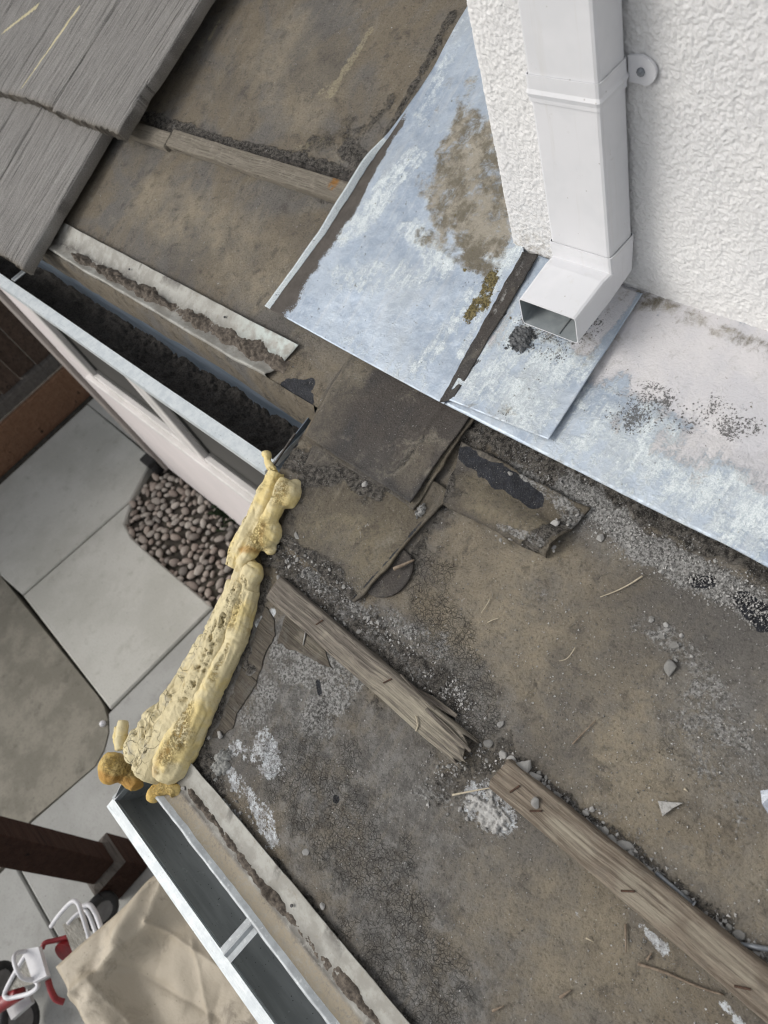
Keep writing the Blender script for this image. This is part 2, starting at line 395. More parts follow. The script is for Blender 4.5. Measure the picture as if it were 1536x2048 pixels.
def conc_mat(name, c1, c2, c3, stn=.5, sc=1.0):
    m = Mt(name)
    col = m.mix(m.mr(m.cn(1.8 * sc, 6, .65), .25, .75), c1, c2)
    col = m.mix(m.mr(m.cn(3.2 * sc, 8, .72, None, .15), .60, 1.0, 0, stn), col, c3)
    col = m.mix(m.mr(m.cn(13 * sc, 7, .75, None, .1), .62, .95, 0, .4), col, c3)
    col = m.mix(m.mr(m.cn(120, 5, .75), .5, .95, 0, .5), col, c3)
    col = m.mix(m.mr(m.voro(14), .02, .06, .6, 0), col, (.10, .095, .085))
    return m.out(col, .85, 0, m.bump(m.noise(150, 5, .65), .001), .3)
CONC = conc_mat('pale_concrete', (.42, .415, .375), (.50, .495, .455), (.26, .245, .205))
PATIO = conc_mat('patio_concrete', (.33, .33, .31), (.39, .39, .37), (.22, .215, .195))
PADM = conc_mat('brown_grit_pad', (.19, .178, .145), (.26, .242, .20), (.11, .102, .084), .7, 3.0)
EARTH = mottled('dark_earth', (.030, .025, .020), (.065, .055, .042), 30, .95, 0, 120, .004, 60, (.06, .07, .035))
PINK = mottled('pinkish_wall_paint', (.74, .685, .675), (.68, .635, .625), 3, .7, 0, 200, .0003)
TRIM = mottled('taupe_trim_paint', (.34, .305, .28), (.29, .26, .24), 6, .7, 0, 100, .0003)
CREAMT = mottled('cream_trim_paint', (.70, .67, .65), (.60, .58, .555), 6, .6, 0, 100, .0003)
PANE = Mt('insect_screen')
_c = PANE.mix(PANE.noise(3, 3), (.050, .049, .046), (.075, .073, .068))
PANE = PANE.out(_c, .55, 0, None, .3)
RUBBER = mottled('black_rubber', (.012, .012, .013), (.022, .022, .023), 40, .6)
REDP = mottled('red_paint', (.26, .018, .022), (.19, .014, .018), 30, .35)
WICK = Mt('white_wicker')
_w = WICK.mr(WICK.noise(1, 2, .5, vec=WICK.map((40, 900, 40))), .35, .65)
_c = WICK.mix(_w, (.25, .23, .19), (.62, .60, .54))
WICK = WICK.out(_c, .75, 0, WICK.bump(_w, .002))
WPLAS = mottled('white_plastic', (.70, .70, .72), (.62, .62, .64), 20, .4)
LEATH = mottled('brown_leather', (.30, .15, .10), (.24, .12, .08), 60, .6)
LEATHD = mottled('dark_stitching', (.05, .03, .025), (.07, .04, .03), 60, .7)
TARP = Mt('beige_tarpaulin')
_c = TARP.mix(TARP.mr(TARP.noise(4, 5, .6), .36, .64), (.39, .335, .25), (.475, .415, .32))
_c = TARP.mix(TARP.mul(TARP.at('grime'), TARP.mr(TARP.noise(14, 7, .75, dist=.8), .50, .66)), _c, (.14, .115, .085))
_c = TARP.mix(TARP.mr(TARP.voro(35), .03, .08, .7, 0), _c, (.13, .11, .085))
TARP = TARP.out(_c, .6, 0, TARP.bump(TARP.add(TARP.noise(9, 5, .6), TARP.mul(TARP.noise(300, 2), .05)), .012, .6))

# ------------------------------------------------------------------ helpers: objects
COL = S.collection
ORG = {}
def meshify(name, V, F, mats, smooth=False, attrs=None, fmat=None):
    me = bpy.data.meshes.new(name)
    V = np.asarray(V, dtype=np.float32)
    if isinstance(F, np.ndarray):
        n, k = F.shape
        me.vertices.add(len(V)); me.vertices.foreach_set('co', V.ravel())
        me.loops.add(n * k); me.loops.foreach_set('vertex_index', F.astype(np.int32).ravel())
        me.polygons.add(n); me.polygons.foreach_set('loop_start', np.arange(0, n * k, k, dtype=np.int32))
        me.update(calc_edges=True)
    else:
        me.from_pydata(V.tolist(), [], F); me.update()
    for m in (mats if isinstance(mats, (list, tuple)) else [mats]): me.materials.append(m)
    if fmat is not None: me.polygons.foreach_set('material_index', np.asarray(fmat, dtype=np.int32))
    me.polygons.foreach_set('use_smooth', np.full(len(me.polygons), bool(smooth)))
    for k, a in (attrs or {}).items():
        me.attributes.new(k, 'FLOAT', 'POINT').data.foreach_set('value', np.asarray(a, dtype=np.float32))
    return me
def place(o, org, roof):
    if roof:
        o.rotation_euler = (TH, 0, 0)
        o.location = Matrix.Rotation(TH, 3, 'X') @ Vector(org)
    else: o.location = org
def tags(o, label, cat, group=None, kind=None):
    if label: o['label'] = label
    if cat: o['category'] = cat
    if group: o['group'] = group
    if kind: o['kind'] = kind
def thing(name, label, cat, org=(0, 0, 0), roof=True, group=None, kind=None):
    o = bpy.data.objects.new(name, None); COL.objects.link(o); o.empty_display_size = .02
    place(o, org, roof); ORG[o.name] = Vector(org); tags(o, label, cat, group, kind)
    return o
def part(name, V, F, mats, parent, smooth=False, attrs=None, fmat=None, label=None, kind=None):
    V = np.asarray(V, float) - np.array(ORG[parent.name])
    o = bpy.data.objects.new(name, meshify(name, V, F, mats, smooth, attrs, fmat)); COL.objects.link(o)
    o.parent = parent; ORG[o.name] = ORG[parent.name]
    if label: o['label'] = label
    if kind: o['kind'] = kind
    return o
def single(name, label, cat, V, F, mats, roof=True, smooth=False, attrs=None, fmat=None, group=None, kind=None):
    V = np.asarray(V, float)
    org = np.array([(V[:, 0].min() + V[:, 0].max()) / 2, (V[:, 1].min() + V[:, 1].max()) / 2, V[:, 2].min()])
    o = bpy.data.objects.new(name, meshify(name, V - org, F, mats, smooth, attrs, fmat)); COL.objects.link(o)
    place(o, org, roof); ORG[o.name] = Vector(org); tags(o, label, cat, group, kind)
    return o
def join(*vf):
    V = []; F = []
    for v, f in vf:
        b = len(V); V += [tuple(p) for p in v]; F += [tuple(int(i) + b for i in q) for q in f]
    return V, F
def box(x0, x1, y0, y1, z0, z1, bev=0.0, seg=1):
    bm = bmesh.new(); bmesh.ops.create_cube(bm, size=1)
    for v in bm.verts:
        v.co = ((x0 + x1) / 2 + v.co.x * (x1 - x0), (y0 + y1) / 2 + v.co.y * (y1 - y0), (z0 + z1) / 2 + v.co.z * (z1 - z0))
    if bev: bmesh.ops.bevel(bm, geom=bm.edges[:], offset=bev, segments=seg, affect='EDGES')
    bm.verts.index_update()
    r = [tuple(v.co) for v in bm.verts], [tuple(v.index for v in f.verts) for f in bm.faces]
    bm.free(); return r
def tube(pts, rad, n=8, caps=True):
    pts = [Vector(p) for p in pts]
    rad = rad if isinstance(rad, (list, tuple)) else [rad] * len(pts)
    V = []; F = []
    up = Vector((0, 0, 1)); prev = None
    for i, p in enumerate(pts):
        d = (pts[min(i + 1, len(pts) - 1)] - pts[max(i - 1, 0)]).normalized()
        a = d.cross(up)
        if a.length < .05: a = d.cross(Vector((1, 0, 0)))
        a.normalize(); b = d.cross(a).normalized()
        if prev is not None and a.dot(prev) < 0: a, b = -a, -b
        prev = a
        for k in range(n):
            t = 2 * math.pi * k / n
            V.append(tuple(p + (a * math.cos(t) + b * math.sin(t)) * rad[i]))
    for i in range(len(pts) - 1):
        for k in range(n):
            F.append((i * n + k, i * n + (k + 1) % n, (i + 1) * n + (k + 1) % n, (i + 1) * n + k))
    if caps:
        F.append(tuple(range(n))[::-1]); F.append(tuple(range((len(pts) - 1) * n, len(pts) * n)))
    return V, F
def smooth_path(pts, n=6):
    P = [Vector(p) for p in pts]; out = []
    for i in range(len(P) - 1):
        a, b, c, d = P[max(i - 1, 0)], P[i], P[i + 1], P[min(i + 2, len(P) - 1)]
        for k in range(n):
            t = k / n
            out.append(.5 * ((2 * b) + (c - a) * t + (2 * a - 5 * b + 4 * c - d) * t * t + (3 * b - a - 3 * c + d) * t ** 3))
    out.append(P[-1]); return out
def grid_faces(nu, nv):
    i, j = np.meshgrid(np.arange(nu - 1), np.arange(nv - 1), indexing='ij')
    a = (i * nv + j).ravel()
    return np.stack([a, a + nv, a + nv + 1, a + 1], 1)
def slab(P, thick):
    """closed sheet from a grid P[nu,nv,3]; thickness goes down the third axis"""
    nu, nv = P.shape[:2]; top = P.reshape(-1, 3); bot = top.copy()
    bot[:, 2] -= thick if np.isscalar(thick) else np.asarray(thick).ravel()
    F = grid_faces(nu, nv); N = nu * nv
    FB = F[:, ::-1] + N
    idx = np.arange(N).reshape(nu, nv)
    ring = np.concatenate([idx[:, 0], idx[-1, 1:], idx[::-1, -1][1:], idx[0, ::-1][1:-1]])
    r2 = np.roll(ring, -1)
    FR = np.stack([ring, ring + N, r2 + N, r2], 1)
    return np.concatenate([top, bot]), np.concatenate([F, FB, FR])
def extr(prof, xs, closed=True):
    """extrude a (y,z) polygon along x"""
    n = len(prof); V = []; F = []
    for x in xs:
        V += [(x, p[0], p[1]) for p in prof]
    for i in range(len(xs) - 1):
        for k in range(n if closed else n - 1):
            F.append((i * n + k, i * n + (k + 1) % n, (i + 1) * n + (k + 1) % n, (i + 1) * n + k))
    return V, F
def thick_path(path, t):
    P = [Vector((a, b)) for a, b in path]; L = []; R = []
    for i, p in enumerate(P):
        d1 = (P[i] - P[max(i - 1, 0)]); d2 = (P[min(i + 1, len(P) - 1)] - P[i])
        d = ((d1.normalized() if d1.length else Vector((0, 0))) + (d2.normalized() if d2.length else Vector((0, 0)))).normalized()
        nn = Vector((-d.y, d.x)) * t / 2
        L.append(tuple(p + nn)); R.append(tuple(p - nn))
    return L + R[::-1]

# --- painting masks: strokes given by where they are on the roof
def seg_dist(U, V, a, b):
    ax, ay = a; bx, by = b; dx, dy = bx - ax, by - ay
    L = dx * dx + dy * dy + 1e-12
    t = np.clip(((U - ax) * dx + (V - ay) * dy) / L, 0, 1)
    return np.hypot(U - ax - t * dx, V - ay - t * dy)
def paint(U, V, strokes, seed=0, rag=.35):
    out = np.zeros_like(U)
    wob = fbm(U, V, 35, 4, seed)
    for pts, r, s in strokes:
        q = [uvp(*p) for p in pts]
        rr = r * .00068
        if len(q) == 1: q = q * 2
        d = np.full_like(U, 9.0)
        for a, b in zip(q[:-1], q[1:]): d = np.minimum(d, seg_dist(U, V, a, b))
        d = d * (1 + rag * wob) + rag * wob * rr * .6
        out = np.maximum(out, s * (1 - sstep(rr * .45, rr * 1.45, d)))
    return out
def hroof(U, V):
    return .0022 * fbm(U, V, 9, 3, 2) + .0008 * fbm(U, V, 45, 3, 8)

# ================================================================== LARGE STRUCTURE
RAKE = [uvp(*p) for p in ((552, 955), (500, 1130), (440, 1280), (385, 1410), (318, 1570))]
def rake_u(v):
    vs = [p[1] for p in RAKE][::-1]; us = [p[0] for p in RAKE][::-1]
    return np.interp(v, vs, us)
EAVE_UP, EAVE_LO = .036, -.575
WALL_Y, WALL_U = .346, -.620
# --- roof
roof = thing('roof', 'low roof stripped to brown felt with a few grey tiles left at the top', 'roof', (-.6, .1, 0))
us = np.concatenate([np.arange(-3.2, -1.9, .012), np.arange(-1.9, -1.02, .005), np.arange(-1.02, .20, .0031), np.arange(.2, .95, .012)])
vs = np.concatenate([np.arange(EAVE_LO, .40, .0031), np.arange(.40, .80, .005), np.arange(.8, 1.3, .012)])
# make sure a grid row falls on the upper eave
vs[np.argmin(abs(vs - EAVE_UP))] = EAVE_UP
Ug, Vg = np.meshgrid(us, vs, indexing='ij')
# pull the columns nearest to the rake onto it
ru = rake_u(Vg)
near = (np.abs(Ug - ru) < .0016) & (Vg < EAVE_UP)
Ug = np.where(near, ru, Ug)
DIRT = [([(285, 232), (420, 282), (560, 312), (690, 348)], 24, 1), ([(690, 300), (740, 335)], 30, 1), ([(620, 290), (720, 270), (780, 200)], 26, .55),
        ([(905, 30), (830, 170), (770, 280)], 14, .7), ([(700, 395), (640, 400)], 14, .6), ([(560, 905), (640, 935), (740, 965), (800, 1005)], 30, .9),
        ([(545, 1105), (620, 1170), (700, 1235), (800, 1310), (900, 1400)], 30, .85), ([(520, 1175), (470, 1300), (430, 1400), (400, 1480), (440, 1580)], 30, .9),
        ([(470, 1230), (500, 1330)], 18, .9), ([(925, 850), (1060, 905), (1200, 975), (1536, 1135)], 26, .95), ([(930, 870), (1000, 900), (1130, 950)], 40, .7),
        ([(1000, 1505), (1100, 1590), (1250, 1700), (1400, 1820), (1536, 1950)], 20, .75), ([(880, 1580), (960, 1530), (1010, 1500)], 30, .6),
        ([(380, 1540), (520, 1700), (640, 1840), (760, 1990)], 16, .75), ([(830, 1440), (900, 1520)], 20, .5), ([(800, 1160), (840, 1090), (900, 1000)], 12, .6),
        ([(700, 1350), (780, 1440)], 16, .4), ([(1500, 1000), (1700, 1100)], 60, .5)]
CRACK = [([(850, 1150), (870, 1250), (910, 1340), (950, 1420)], 62, 1), ([(600, 1540), (700, 1680), (780, 1820), (840, 1950)], 95, .85), ([(660, 1420), (700, 1560)], 50, .6),
         ([(690, 250), (620, 300)], 40, .6), ([(560, 700), (640, 760)], 30, .5), ([(1300, 1050), (1500, 1150)], 30, .6), ([(1250, 1450), (1380, 1600)], 60, .3)]
DUST = [([(1010, 1510), (1110, 1595), (1260, 1710), (1410, 1830), (1536, 1940)], 15, .62), ([(600, 1160), (720, 1250), (860, 1370)], 18, .55), ([(570, 1310), (690, 1360), (640, 1430)], 55, .85), ([(530, 1380), (500, 1440)], 40, .7), ([(1000, 1180), (1100, 1200)], 40, .35), ([(1250, 1600), (1400, 1720)], 80, .35), ([(1130, 975), (1180, 1010), (1280, 1085), (1400, 1150), (1536, 1225)], 34, 1), ([(1290, 1245), (1400, 1320)], 26, .7), ([(1390, 1450), (1500, 1560)], 60, .55),
        ([(1420, 1380), (1470, 1480)], 30, .7), ([(560, 1310), (670, 1345)], 42, .75), ([(880, 1295), (800, 1250), (740, 1215), (620, 1150)], 26, .7), ([(530, 1340), (470, 1500)], 40, .5),
        ([(900, 1440), (960, 1470)], 26, .45), ([(860, 1570), (1000, 1640)], 30, .6), ([(1020, 940), (1100, 985)], 22, .8), ([(1100, 1600), (1300, 1760)], 20, .55),
        ([(600, 1480), (650, 1620)], 60, .35), ([(800, 1800), (880, 1950)], 90, .3)]
LIMEP = [([(522, 1480), (545, 1530)], 30, .86), ([(470, 1500), (520, 1510)], 20, .6), ([(455, 1540), (500, 1590), (530, 1630), (545, 1680)], 19, .70), ([(515, 1248), (545, 1225)], 9, 1),
         ([(470, 1285), (478, 1300)], 9, .8), ([(960, 1600), (1000, 1640)], 34, .72), ([(1300, 1870), (1330, 1900)], 7, 1), ([(1450, 2010), (1480, 2048)], 9, 1), ([(1285, 1855)], 8, .8),
         ([(440, 1600), (480, 1640)], 10, .6)]
TAR = [([(575, 780), (600, 800), (605, 830)], 34, 1), ([(620, 770), (585, 770)], 16, 1), ([(1390, 1160), (1420, 1165)], 13, .9), ([(1490, 1200), (1536, 1240)], 20, .9), ([(1000, 1200)], 6, .4),
       ([(640, 1385), (636, 1365)], 9, .9), ([(672, 1598)], 8, .9), ([(1480, 1050), (1536, 1090)], 16, .6), ([(590, 890), (570, 905)], 14, .8), ([(890, 1420), (905, 1435)], 16, .6)]
TAN = [([(1000, 1170), (1100, 1250), (1250, 1500)], 150, 1), ([(1000, 1080), (960, 1150)], 60, 1), ([(300, 400), (450, 480), (540, 560)], 90, 1), ([(560, 100), (620, 200)], 110, .9),
       ([(1200, 1350), (1400, 1650), (1500, 1750)], 110, .9), ([(1000, 1800), (1200, 1950)], 110, .8), ([(640, 650), (700, 760)], 60, .4)]
ASH = [([(540, 1330), (620, 1500), (740, 1720), (860, 1960)], 150, 1), ([(760, 1250), (860, 1330), (960, 1420)], 60, .8), ([(1420, 1420), (1500, 1560)], 90, .6), ([(700, 1450), (860, 1600)], 80, .8), ([(1150, 1040), (1350, 1130)], 40, .6)]
STAIN = [([(420, 78), (440, 40)], 10, .7), ([(660, 190), (690, 140), (740, 60)], 18, .8), ([(640, 185), (670, 165)], 14, .6), ([(860, 18)], 16, .4), ([(590, 300), (640, 285)], 22, .5)]
A = {k: paint(Ug, Vg, s, i) for i, (k, s) in enumerate((('dirt', DIRT), ('crack', CRACK), ('dust', DUST), ('lime', LIMEP), ('tar', TAR), ('tan', TAN), ('stain', STAIN), ('ash', ASH)))}
Hg = hroof(Ug, Vg) + A['dirt'] * (.0045 * np.clip(fbm(Ug, Vg, 55, 4, 31) + .3, 0, 1) + .0055 * np.clip(fbm(Ug, Vg, 140, 3, 37), 0, 1)) \
     + A['dust'] * .002 * np.clip(fbm(Ug, Vg, 140, 3, 41), 0, 1) + A['lime'] * .0018 * np.clip(fbm(Ug, Vg, 110, 4, 45) + .2, 0, 1) - A['tar'] * .0012
# tear: crust of felt lifted above a bared strip of wood, below the left batten
Fg = grid_faces(len(us), len(vs))
uc = Ug.ravel()[Fg].mean(1); vc = Vg.ravel()[Fg].mean(1)
keep = ~((vc < EAVE_UP) & (uc < rake_u(vc))) & ~((uc > WALL_U + .03) & (vc > .40))
Fg = Fg[keep]
Pg = np.stack([Ug, Vg, Hg], 2).reshape(-1, 3)
usedv = np.zeros(len(Pg), bool); usedv[Fg.ravel()] = True
remap = np.cumsum(usedv) - 1
under = part('underlayment', Pg[usedv], remap[Fg], FELT, roof, True, {k: a.ravel()[usedv] for k, a in A.items()})
# deck, fascias, rake board (butted under the felt)
def roofpoly(name, poly, z0, z1, mat, parent):
    n = len(poly); V = [(a, b, z1) for a, b in poly] + [(a, b, z0) for a, b in poly]
    F = [tuple(range(n)), tuple(range(n, 2 * n))[::-1]] + [(i, i + n, (i + 1) % n + n, (i + 1) % n) for i in range(n)]
    return part(name, V, F, mat, parent)
roofpoly('roof_deck', [(-3.2, .05), (RAKE[0][0] + .012, .05), (RAKE[-1][0] + .012, EAVE_LO + .01), (.95, EAVE_LO + .01), (.95, 1.3), (-3.2, 1.3)][::1], -.030, -.012, WOODD, roof)
# strip of felt that hangs over the upper eave
n = 160; xs = np.linspace(-3.2, RAKE[0][0] - .01, n)
dz = -.062 + .008 * fbm(xs, xs * 0, 5, 3, 3) - .02 * sstep(-1.15, -.85, xs)
rows = []
for k, f in enumerate((0, .12, .5, 1.0)):
    rows.append(np.stack([xs, EAVE_UP - .006 * min(1, f * 8) + dz * f * ST / CT + .002 * fbm(xs, xs * 0 + k, 20, 2), .001 + dz * f * np.ones(n)], 1))
P = np.stack(rows, 1)
FV = P.reshape(-1, 3); FF = grid_faces(n, 4)
part('felt_apron', FV, FF, FELT, roof, True, {'dirt': np.full(len(FV), .35), 'dust': np.full(len(FV), .25)})
V, F = box(-3.2, RAKE[0][0] - .004, .052, .075, -.30, -.006); part('fascia_board', V, F, TRIM, roof)
V, F = box(RAKE[-1][0] + .02, .95, EAVE_LO + .012, EAVE_LO + .035, -.16, -.014); part('fascia_board', V, F, TRIM, roof)
bm_pts = [(RAKE[0][0], RAKE[0][1]), (RAKE[-1][0], RAKE[-1][1])]
V = []; 
for (a, b) in bm_pts:
    V += [(a, b, -.014), (a, b, -.15), (a + .018, b, -.15), (a + .018, b, -.014)]
F = [(0, 1, 5, 4), (1, 2, 6, 5), (2, 3, 7, 6), (3, 0, 4, 7), (3, 2, 1, 0), (4, 5, 6, 7)]
part('rake_board', V, F, CREAMT, roof)

# --- tiles
def tile(name, u0, u1, v0, v1, hl, hu, thick, seed, yellow=None, notch=False, groove=()):
    nu = max(60, int((u1 - u0) / .0022)); nv = 60
    s = np.linspace(0, 1, nu); t = np.linspace(0, 1, nv) ** 1.35
    Sg, Tg = np.meshgrid(s, t, indexing='ij')
    U = u0 + (u1 - u0) * Sg
    rag = .006 * fbm(U * 1.0, U * 0 + seed, 190, 3, seed, .7) + .004 * fbm(U, U * 0, 30, 2, seed + 4)
    V = v0 + rag * np.exp(-Tg * 9) + (v1 - v0) * Tg
    H = hl + (hu - hl) * Tg
    H = H + .0011 * fbm(U, V * .03, 230, 3, seed) + .0008 * fbm(U, V, 60, 2, seed + 2)
    edge = np.minimum(Sg, 1 - Sg) * (u1 - u0)
    H = H - .004 * np.exp(-edge / .0025) - .003 * np.exp(-(V - v0) / .006)
    for g in groove: H = H - .006 * np.exp(-((U - g) / .0025) ** 2)
    if notch: U = U - .008 * np.exp(-((V - (v0 + .105)) / .022) ** 2) * sstep(.9, 1, Sg)
    P = np.stack([U, V, H], 2)
    VV, FF = slab(P, thick)
    at = {}
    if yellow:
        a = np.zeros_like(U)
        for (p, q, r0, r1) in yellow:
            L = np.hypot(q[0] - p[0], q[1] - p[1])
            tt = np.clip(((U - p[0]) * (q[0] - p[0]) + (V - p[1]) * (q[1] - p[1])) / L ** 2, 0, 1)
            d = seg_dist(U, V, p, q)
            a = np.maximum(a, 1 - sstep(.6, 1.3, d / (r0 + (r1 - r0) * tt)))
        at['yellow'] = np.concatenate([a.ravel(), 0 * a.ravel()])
    else: at['yellow'] = np.zeros(len(VV))
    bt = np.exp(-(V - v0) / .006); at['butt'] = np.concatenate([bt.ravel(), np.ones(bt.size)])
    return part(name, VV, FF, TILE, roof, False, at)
hU, hL = .072, .046
yA = uvp(150, 12, hU); yB = uvp(42, 178, hU); yC = uvp(68, 8, hU); yD = uvp(2, 62, hU)  # end points of the painted sunlight streaks
L0 = -.020
tile('roof_tile', -1.944, -1.621, .322, .76, hU, .058, .024, 3, None, True)
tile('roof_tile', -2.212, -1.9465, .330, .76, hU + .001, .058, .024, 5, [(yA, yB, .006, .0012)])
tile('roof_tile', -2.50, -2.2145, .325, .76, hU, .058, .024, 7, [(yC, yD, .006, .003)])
tile('roof_tile', -2.82, -2.5025, .327, .76, hU, .058, .024, 8, None)
tile('roof_tile', -2.062, -1.738, -.030, .40, hL, .044, .024, 11)
tile('roof_tile', -2.39, -2.0645, -.026, .40, hL + .001, .044, .024, 13, None, False, (-2.2,))
tile('roof_tile', -2.72, -2.3925, -.03, .40, hL, .044, .024, 15)
tile('roof_tile', -1.80, -1.55, .700, 1.14, .098, .085, .024, 17)
tile('roof_tile', -2.13, -1.8025, .704, 1.14, .098, .085, .024, 18)
tile('roof_tile', -2.46, -2.1325, .70, 1.14, .098, .085, .024, 19)
tile('roof_tile', -2.79, -2.4625, .70, 1.14, .098, .085, .024, 20)

# --- upper stucco wall
swall = thing('stucco_wall', 'rough white stucco house wall behind the downspout', 'wall', (-.2, WALL_Y, .1), False)
xs = np.concatenate([np.arange(WALL_U, -.14, .0011), np.arange(-.10, 1.3, .012)])
zs = np.concatenate([np.arange(.0, .47, .0011), np.arange(.47, .56, .004), np.arange(.56, 2.6, .03)])
X, T = np.meshgrid(xs, zs, indexing='ij')
zb = .118 - .012 * sstep(-.62, -.25, X) + .0035 * fbm(X, X * 0, 40, 3, 6)
Z = zb + T
def stuc(a, b):
    n1 = fbm(a, b, 40, 3, 51); n2 = fbm(a, b, 360, 2, 57)
    n3 = fbm(a, b, 150, 3, 53)
    n4 = fbm(a, b, 480, 2, 59)
    return .0009 * np.clip(.5 + 1.4 * n2, 0, 1) + .0007 * np.clip(.45 + 1.2 * n3, 0, 1) + .0006 * n1 + .0005 * n4
near = np.exp(-(X - WALL_U) / .004)
Y = WALL_Y - stuc(X, Z) * (1 - sstep(-.16, -.13, X)) * (1 - sstep(.44, .47, T)) - .001 + .006 * near
lip = np.exp(-T / .008)
Y = Y - .004 * lip
P = np.stack([X, Y, Z], 2)
gr = np.exp(-T / .05) * .9 * (X < -.50)
part('stucco_face', P.reshape(-1, 3), grid_faces(len(xs), len(zs))[:, ::-1], STUCCO, swall, True, {'grime': (gr + .5 * np.exp(-T / .012)).ravel()})
ys = np.concatenate([np.arange(WALL_Y + .006, .8, .004), np.arange(.8, 2.2, .05)])
Yg, T2 = np.meshgrid(ys, zs, indexing='ij')
Z2 = np.where(Yg > 0, .118 + (Yg - WALL_Y) * math.tan(TH), 0) + T2
X2 = WALL_U - stuc(Yg, Z2) + .001
part('stucco_return', np.stack([X2, Yg, Z2], 2).reshape(-1, 3), grid_faces(len(ys), len(zs)), STUCCO, swall, True, {'grime': np.zeros(Z2.size)})
# underside of the stucco and the backing behind it
V, F = box(WALL_U + .006, 1.3, WALL_Y + .003, WALL_Y + .05, .100, .30); part('wall_backing', V, F, STUCCO, swall)

# --- house wall under the upper eave
HY = .055
hwall = thing('house_wall', 'pinkish white house wall with dark screened windows under the upper gutter', 'house wall', (-2.2, HY, G), False)
SILL = -1.12
V, F = box(-3.52, -.72, HY, HY + .12, G, SILL - .03); part('wall_panel', V, F, PINK, hwall)
V, F = box(-1.30, -.72, HY + .001, HY + .12, SILL - .03, -.16); part('wall_panel', V, F, PINK, hwall)
V, F = box(-3.52, -3.09, HY + .001, HY + .12, SILL - .03, -.16); part('wall_panel', V, F, PINK, hwall)
V, F = box(-3.67, -3.525, HY - .022, HY + .14, G, -.16, .003); part('corner_board', V, F, TRIM, hwall)
V, F = box(-3.70, -3.672, HY - .016, HY + .14, G, -.16, .002); part('corner_trim', V, F, CREAMT, hwall)
def window(u0, u1):
    fr = join(box(u0, u0 + .07, HY - .012, HY + .05, SILL, -.16, .004), box(u1 - .07, u1, HY - .012, HY + .05, SILL, -.16, .004),
              box(u0 + .07, u1 - .07, HY - .010, HY + .05, SILL, SILL + .035, .003), box(u0 + .07, u1 - .07, HY - .010, HY + .05, -.22, -.16, .003))
    f = part('window', fr[0], fr[1], CREAMT, hwall)
    V, F = box(u0 + .069, u1 - .069, HY + .020, HY + .028, SILL + .034, -.219); part('pane', V, F, PANE, f)
    b = join(box(u0 + .075, u0 + .10, HY + .010, HY + .019, SILL + .04, -.225), box(u1 - .10, u1 - .075, HY + .010, HY + .019, SILL + .04, -.225), box(u0 + .10, u1 - .10, HY + .010, HY + .019, SILL + .04, SILL + .065))
    part('screen_frame', b[0], b[1], mottled('screen_frame_grey', (.085, .083, .078), (.065, .064, .06), 5), f)
window(-3.088, -2.19); window(-2.188, -1.302)
V, F = box(-3.12, -1.28, HY - .03, HY + .04, SILL - .03, SILL - .002, .004); part('sill', V, F, CREAMT, hwall)

# --- ground
def poly_prism(poly, z0, z1):
    n = len(poly); V = [(a, b, z1) for a, b in poly] + [(a, b, z0) for a, b in poly]
    F = [tuple(range(n)), tuple(range(n, 2 * n))[::-1]] + [(i, i + n, (i + 1) % n + n, (i + 1) % n) for i in range(n)]
    return V, F
def bevel_vf(VF, off, seg=1):
    bm = bmesh.new(); vs_ = [bm.verts.new(v) for v in VF[0]]
    for f in VF[1]: bm.faces.new([vs_[i] for i in f])
    bmesh.ops.recalc_face_normals(bm, faces=bm.faces[:])
    tz = max(v[2] for v in VF[0])
    ed = [e for e in bm.edges if all(abs(v.co.z - tz) < 1e-6 for v in e.verts)]
    bmesh.ops.bevel(bm, geom=ed, offset=off, segments=seg, affect='EDGES')
    bm.verts.index_update()
    r = [tuple(v.co) for v in bm.verts], [tuple(v.index for v in f.verts) for f in bm.faces]; bm.free(); return r
V, F = box(-40, 40, -40, 40, G - .35, G - .06)
single('ground', None, None, V, F, EARTH, False, kind='structure')
walk = thing('walkway', None, None, (-2.8, -.7, G), False, kind='structure')
def gp(*p): return [zp(a, b, G) for a, b in p]
J1a, J1b = zp(45, 1190, G), zp(262, 1000, G)
J2a, J2b = zp(215, 1425, G), zp(425, 1215, G)
corner = gp((196, 1392), (208, 1412), (216, 1438), (217, 1465), (208, 1500), (190, 1532))
edgeL0 = zp(0, 1150, G)
def lerp(a, b, t): return (a[0] + (b[0] - a[0]) * t, a[1] + (b[1] - a[1]) * t)
g_ = .006
s1 = [(-4.60, -.98), edgeL0, (J1a[0] - g_, J1a[1]), (J1b[0] - g_, J1b[1]), (-3.70, .04), (-4.60, .05)]
pb = gp((248, 1048), (262, 1075), (300, 1110))
s2 = [(J1a[0] + g_, J1a[1]), (J2a[0] - g_, J2a[1] + .02), (J2b[0] - g_, J2b[1]), pb[2], pb[1], pb[0], (J1b[0] + g_, J1b[1])]
s3 = [(J2a[0] + g_, J2a[1])] + corner[2:] + [zp(60, 1645, G), (-2.35, -1.80), (-.3, -1.80), (-.3, -.2), (-2.3, -.2), (J2b[0] + g_, J2b[1])]
for i, s_ in enumerate((s1, s2)):
    V, F = bevel_vf(poly_prism(s_, G - .1, G), .008); part('slab', V, F, CONC, walk)
V, F = bevel_vf(poly_prism([p for p in s3], G - .1, G - .001), .008); part('slab', V, F, PATIO, walk)
